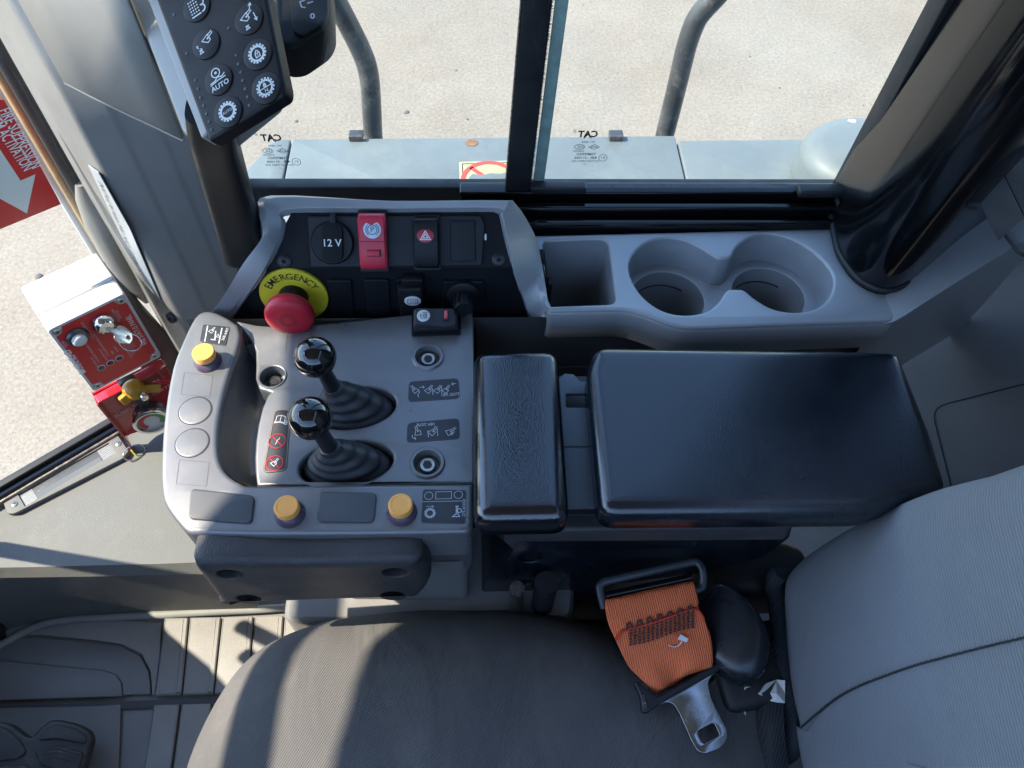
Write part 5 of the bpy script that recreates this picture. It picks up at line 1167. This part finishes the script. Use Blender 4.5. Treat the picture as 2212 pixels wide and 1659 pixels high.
# sewn block: five rows of stitches, then the zigzag
for rw_ in range(6):
    for k in range(15):
        t_ = k / 14; x = 500 + t_ * 440; y = 690 + rw_ * 20 - t_ * 120 + 8 * sin(t_ * 6)
        a = near(x, y, .0015); link('stitch', tube_mesh([a, near(x + 17, y - 5, .0018)], .0010, 5), I4, wb, 'thread2', 60)
for k in range(7):
    x = 490 + k * 72; y = 655 - k * 20
    zz = [near(x - 12, y + 28, .0016), near(x - 4, y - 16, .0022), near(x + 12, y - 22, .0022), near(x + 30, y + 16, .0016)]
    tube('zigzag_stitch', wb, zz, .0011, 'thread2', 6)
# tongue: plastic cover and steel plate
tf = Frame(pz(*KL(900, 1200), .4595), V(pz(*KL(1080, 960), .4595)) - V(pz(*KL(700, 1190), .4595)), (0, -.03, 1))
tp = rnd(ppx(tf, KL, [(690, 1218), (1080, 992), (1100, 985), (1052, 1050), (1082, 1180), (1188, 1385), (1195, 1450), (1150, 1515), (1045, 1557), (985, 1545), (945, 1480), (855, 1275), (815, 1208), (770, 1190)]), [.001, .001, .001, .01, .01, .01, .01, .01, .008, .01, .01, .01, .008, .008], 4)
th_ = rnd(ppx(tf, KL, [(978, 1400), (1098, 1335), (1140, 1428), (1020, 1492)]), .003)
tng = plate('belt_tongue', belt, tf, tp, 'sheet', th=.0026, bev=.0007, h=.0, holes=[th_])
cvp = ppx(tf, KL, [(532, 1050), (560, 1045), (690, 1150), (740, 1130), (1060, 950), (1150, 900), (1200, 930), (1100, 985), (880, 1105), (700, 1216), (640, 1262), (604, 1270), (588, 1240), (580, 1160)], .004)
plate('tongue_cover', belt, tf, rnd(cvp, .002), mat('black_tongue_plastic', (.016, .018, .022), .4, bump=(1400, .2)), th=.008, bev=.002, h=.004)
for k in range(6):
    link('cover_rib', tube_mesh([tf.at(*KL(583 + k * 4, 1150 + k * 17), .004), tf.at(*KL(604 + k * 4, 1146 + k * 17), .0045)], .0014, 6), I4, belt, 'gun', 60)
tg = link('white_tag', fixn(loft_mesh([[tuple(near(838, 748, .0022)), tuple(near(862, 715, .0022))], [tuple(near(905, 772, .004)), tuple(near(915, 745, .004))]], False)), I4, belt, 'white', 0)
tg.modifiers.new('solidify', 'SOLIDIFY').thickness = .0012
tube('tag_stem', belt, crv([tuple(near(x, y, .0022)) for x, y in ((870, 765), (850, 790), (815, 802), (778, 790))], 4, False), .0007, 'white', 6)

# ------------------------------------------------------------------ fire status box
bxo = V((-.506, .571, .503)); bx_x = V((.7937, .6083, 0)); bx_n = V((.608, -.794, 0)).normalized()
ff2 = Frame(bxo, bx_x, bx_n)
BW, BH, BD = .0950, .1310, .0856
fire = thing('alarm_box', ff2.w(BW / 2, -BH, -BD / 2), 'white box with red fire status panel, key and push button', 'fire panel')
rbox('box_base', fire, ff2.M @ T(BW / 2, -BH / 2, -.030 - (BD - .030) / 2), (BW + .001, BH + .001, BD - .0305), 'boxw', .004)
rbox('box_lid', fire, ff2.M @ T(BW / 2, -BH / 2, -.0148), (BW, BH, .0295), 'boxw', .004)
ring = rnd(rect(BW / 2, -BH / 2, BW - .001, BH - .001), .005)
plate('lid_face', fire, ff2, ring, 'boxg', th=.002, bev=.0008, h=.0006)
ear = .0155
lab = [(ear, -.004), (BW - ear, -.004), (BW - ear + .002, -ear + .003), (BW - .004, -ear), (BW - .004, -BH + ear), (BW - ear + .002, -BH + ear - .003), (BW - ear, -BH + .004), (ear, -BH + .004), (ear - .002, -BH + ear - .003), (.004, -BH + ear), (.004, -ear), (ear - .002, -ear + .003)]
lb = plate('panel_label', fire, ff2, lab, 'redl', th=.0006, bev=.0002, h=.0012)
for x in (.0085, BW - .0085):
    for y in (-.0085, -BH + .0085):
        M = ff2.M @ T(x, y, .0008); s_ = lathe('lid_screw', fire, M, [(.0052, -.002), (.0052, .0006), (.004, .0016), (.0018, .0016), (.0016, .0002), (1e-5, .0002)], 'steel', 24, cap1=False)
        strokes('screw_cross', s_, ff2.sub(x, y, .0024, .5), [[(-.0028, 0), (.0028, 0)], [(0, -.0028), (0, .0028)]], .0009, 'ink', th=.0001)
def fpx(x, y, h=.0012): return ff2.px(*KD(x, y), h)
x, y = fpx(458, 640); tb = lathe('test_button', fire, ff2.M @ T(x, y, .0012), [(.0135, 0), (.0135, .002), (.0110, .0055), (.0090, .006)], 'gun', 36)
lathe('button_dome', tb, ff2.M @ T(x, y, .0012), [(.0088, .005), (.0085, .009), (.006, .0115), (1e-5, .0125)], mat('pale_button', (.55, .60, .60), .4), 30, cap1=False, smooth=180)
x, y = fpx(612, 555); kl = lathe('key_switch', fire, ff2.M @ T(x, y, .0012), [(.0140, 0), (.0145, .003), (.0115, .010), (.0090, .0125), (.0088, .011), (1e-5, .011)], 'chrome', 40, cap1=False)
kM = ff2.M @ T(x, y, .0122) @ RZ(rad(20))
kyf = Frame(kM.translation, ff2.x * .55 - ff2.y * .6 + ff2.n * .35, ff2.x * .5 + ff2.n * .62 + V((0, 0, .55)))
kpts = [(0, -.003), (.010, -.0035), (.012, -.0095), (.018, -.0125), (.032, -.0085), (.034, -.002), (.031, .007), (.018, .0105), (.012, .0085), (.010, .0035), (0, .003)]
ky = plate('key', fire, kyf, rnd(kpts, .0015), mat('nickel_key', (.55, .53, .47), .3, metal=.9, var=(80, .15)), th=.0022, bev=.0005, h=.001, holes=[circ(.0275, -.001, .0022, 16)])
rcn = kyf.w(.0345, -.004, -.004); fr_ = Frame(rcn, (1, -.4, .2), (.3, -.5, .7))
tube('key_ring', ky, [fr_.w(.0125 * cos(a), .0105 * sin(a)) for a in [k * 2 * pi / 32 for k in range(32)]], .0007, 'chrome', 8, closed=True)
for c, ma in (((602, 826), mat('green_led', (.02, .10, .05), .25)), ((655, 797), mat('dark_led', (.12, .02, .02), .25)), ((709, 769), mat('dark_led', (.12, .02, .02), .25))):
    x, y = fpx(*c); l_ = lathe('status_lamp', fire, ff2.M @ T(x, y, .0012), [(.0050, 0), (.0050, .0006), (.0042, .001), (.0041, .0003)], 'wline', 24, cap1=False)
    lathe('lamp_lens', l_, ff2.M @ T(x, y, .0012), [(.0041, 0), (.0038, .0012), (1e-5, .0020)], ma, 20, cap1=False)
def ft_(s, p, size, m_='pink', **k): text('panel_lettering', lb, ff2, s, *fpx(*p), size, m_, rot=pi / 2, h=.0012, **k)
ft_('MUIRHEAD', (446, 792), .0108, 'white', bold=.02, sx=.92)
ft_('FIRE SUPPRESSION', (462, 808 - 30), .0028)
ft_('FIRE STATUS PANEL', (812, 603), .0095, 'white', sx=.72)
ft_('PANEL', (377, 690), .0048); ft_('TEST', (392, 680), .0048)
ft_('1 SHOT OVERRIDE', (522, 608), .0042)
ft_('ISOLATION', (688, 516), .0046); ft_('BYPASS', (704, 508), .0046)
for k, (s, p) in enumerate((('POWER ON', (560, 790)), ('CYLINDER PRESSURE OK', (548, 735)), ('SYSTEM FAULT', (612, 745)), ('CYLINDER PRESSURE LOW', (602, 690)), ('FIRE', (668, 735)), ('ALARM', (690, 715)))): ft_(s, p, .0038)
for k, s in enumerate(('WHEN FIRE ALARM ACTIVATED', 'ENGINE WILL SHUTDOWN', 'SHUT DOWN AFTER 30 S', 'WITH DELAY')): ft_(s, (742 + k * 14, 700 - k * 9), .0034)
dx, dy = fpx(488, 852); plate('drop_logo', lb, ff2, [(dx + a * .0045, dy + b * .0045) for a, b in crv([(-1.1, 0), (-.2, .55), (.5, .5), (.75, 0), (.5, -.5), (-.2, -.55)], 4)], 'white', th=.0003, bev=.0001, h=.0016)

# ------------------------------------------------------------------ manual activation valve below the box
val = thing('fire_valve', ff2.w(.05, -.19, -.02), 'red bracket with yellow wing knob and pressure gauge below the fire box', 'valve')
vf2 = Frame(ff2.w(0, 0, -.030), ff2.x, ff2.n)
plate('red_backplate', val, vf2, ppx(vf2, KD, [(548, 985), (960, 780), (1040, 900), (1060, 1050), (830, 1205), (745, 1232)]), 'redp', th=.003, bev=.0008)
pl0, pl1, pl2 = vf2.at(*KD(556, 1000)), vf2.at(*KD(745, 1232)), vf2.at(*KD(785, 1312))
sid = link('side_flange', fixn(loft_mesh([[pl0, pl1, pl2], [q + ff2.n * .016 - ff2.x * .002 for q in (pl0, pl1, pl2)]], False)), I4, val, 'redp', 0); sid.modifiers.new('solidify', 'SOLIDIFY').thickness = .002
pr0, pr1 = vf2.at(*KD(962, 782)), vf2.at(*KD(1010, 880))
bar('top_flange', val, vf2.at(*KD(552, 985)) + ff2.n * .008, vf2.at(*KD(968, 785)) + ff2.n * .008, .016, .003, 'redp', up=(0, 0, 1))
bar('right_flange', val, pr0 + ff2.n * .008, pr1 + ff2.n * .008, .003, .016, 'redp', up=ff2.n)
def lathe_at(name, par, p, ax, prof, ma, n=32, **k): return lathe(name, par, Frame(p, (1, 0, .1), ax).M, prof, ma, n, **k)
red2 = mat('dark_red_disc', (.30, .004, .012), .3)
x, y = vf2.px(*KD(830, 960)); link('red_disc', plate_mesh(circ(0, 0, .034, 40), th=.001, bev=.0003), vf2.M @ T(x, y, .0012), val, red2)
kc = ff2.at(*KD(800, 965), -.008); ka = (ff2.n + V((0, 0, .35))).normalized()
lathe_at('knob_collar', val, ff2.at(*KD(770, 930), -.026), ff2.n, [(.017, -.003), (.017, .004), (.012, .006), (.010, .016)], 'blkm', 30)
wk = lathe_at('wing_knob', val, kc - ka * .006, ka, [(.014, -.006), (.0155, 0), (.0150, .006), (.011, .012), (.008, .016), (1e-5, .016)], 'brass', 30, cap1=False)
w0, w1 = ff2.at(*KD(720, 1030), -.006), ff2.at(*KD(945, 932), -.012)
for a_, b_ in ((kc, w0), (kc, w1)):
    bar('knob_wing', wk, a_ + (b_ - a_) * .2, b_, .014, .009, 'brass', up=ka, b=.002)
lathe_at('knob_pin', wk, kc + ka * .010 - V((-.008, 0, .004)), ka, [(.0055, 0), (.0055, .006), (.004, .008), (1e-5, .008)], 'chrome', 24, cap1=False)
gq = ff2.at(*KD(895, 1110), .000)
tube('gauge_stem', val, [tuple(kc - V((0, 0, .012))), tuple(ff2.at(*KD(868, 1060), -.004)), tuple(gq)], .0075, 'blkm', 16)
ga = V((.35, -.42, -.25)).normalized(); ga = (V((.25, -.30, .10)) + V((0, 0, -.35))).normalized()
gx = Frame(gq, CR, (CR * .42 - CU * .75 - CF * .55))
gg = lathe('pressure_gauge', val, gx.M, [(.012, -.014), (.021, -.010), (.0235, -.004), (.0235, .008)], 'gun', 40)
lathe('gauge_bezel', gg, gx.M, [(.0236, .007), (.0255, .008), (.0255, .013), (.0235, .0145), (.0205, .0145), (.0200, .010)], 'chrome', 40, cap0=False, cap1=False)
dl = lathe('gauge_dial', gg, gx.M, [(.0210, .0095), (1e-5, .0100)], 'boxw', 32, cap0=False, cap1=False)
dfr = Frame(gx.w(0, 0, .0104), gx.x, gx.n)
strokes('dial_zone', dl, dfr, [arc(0, 0, .0145, -40, 80)], .007, mat('dial_green', (.05, .30, .10), .5)); strokes('dial_zone', dl, dfr, [arc(0, 0, .0145, 80, 230)], .007, 'redb')
lathe('gauge_glass', gg, gx.M, [(.0208, .0125), (1e-5, .0128)], GL2, 24, cap0=False, cap1=False)
tube('seal_wire', val, crv([tuple(ff2.at(*KD(*p), h)) for p, h in (((905, 915), -.004), ((930, 908), .002), ((960, 918), .0), ((990, 915), .0), ((1015, 905), -.004), ((985, 905), .001), ((940, 900), .003))], 5, False), .0011, 'redb', 8)
text('plate_lettering', val, vf2, 'TURN TO ACTIVATE', *vf2.px(*KD(845, 1020)), .0095, 'pink', rot=rad(2), h=.0016)
tgr = thing('valve_tag', pz(*KD(800, 1330), .30), 'thin yellow tag hanging on a split ring below the red bracket', 'tag')
tc_ = ff2.at(*KD(797, 1330), -.012); tfr = Frame(tc_, ff2.x, -ray(*KD(797, 1330)) + CU * .2)
tube('split_ring', tgr, [tfr.w(.0155 * cos(a), .0105 * sin(a)) for a in [k * 2 * pi / 36 for k in range(36)]], .0009, 'chrome', 8, closed=True)
ty = [ff2.at(*KD(*p), h) for p, h in (((775, 1315), -.012), ((820, 1372), -.010), ((870, 1430), -.014), ((915, 1485), -.02), ((960, 1540), -.03))]
tq = [p + CR * d for p, d in zip(ty, (.002, .007, .008, .006, .002))]
tl_ = link('tag_strip', fixn(loft_mesh([crv([tuple(p) for p in ty], 4, False), crv([tuple(p) for p in tq], 4, False)], False)), I4, tgr, mat('yellow_tag', (.48, .48, .06), .5), 60); tl_.modifiers.new('solidify', 'SOLIDIFY').thickness = .0006
bake_texts()
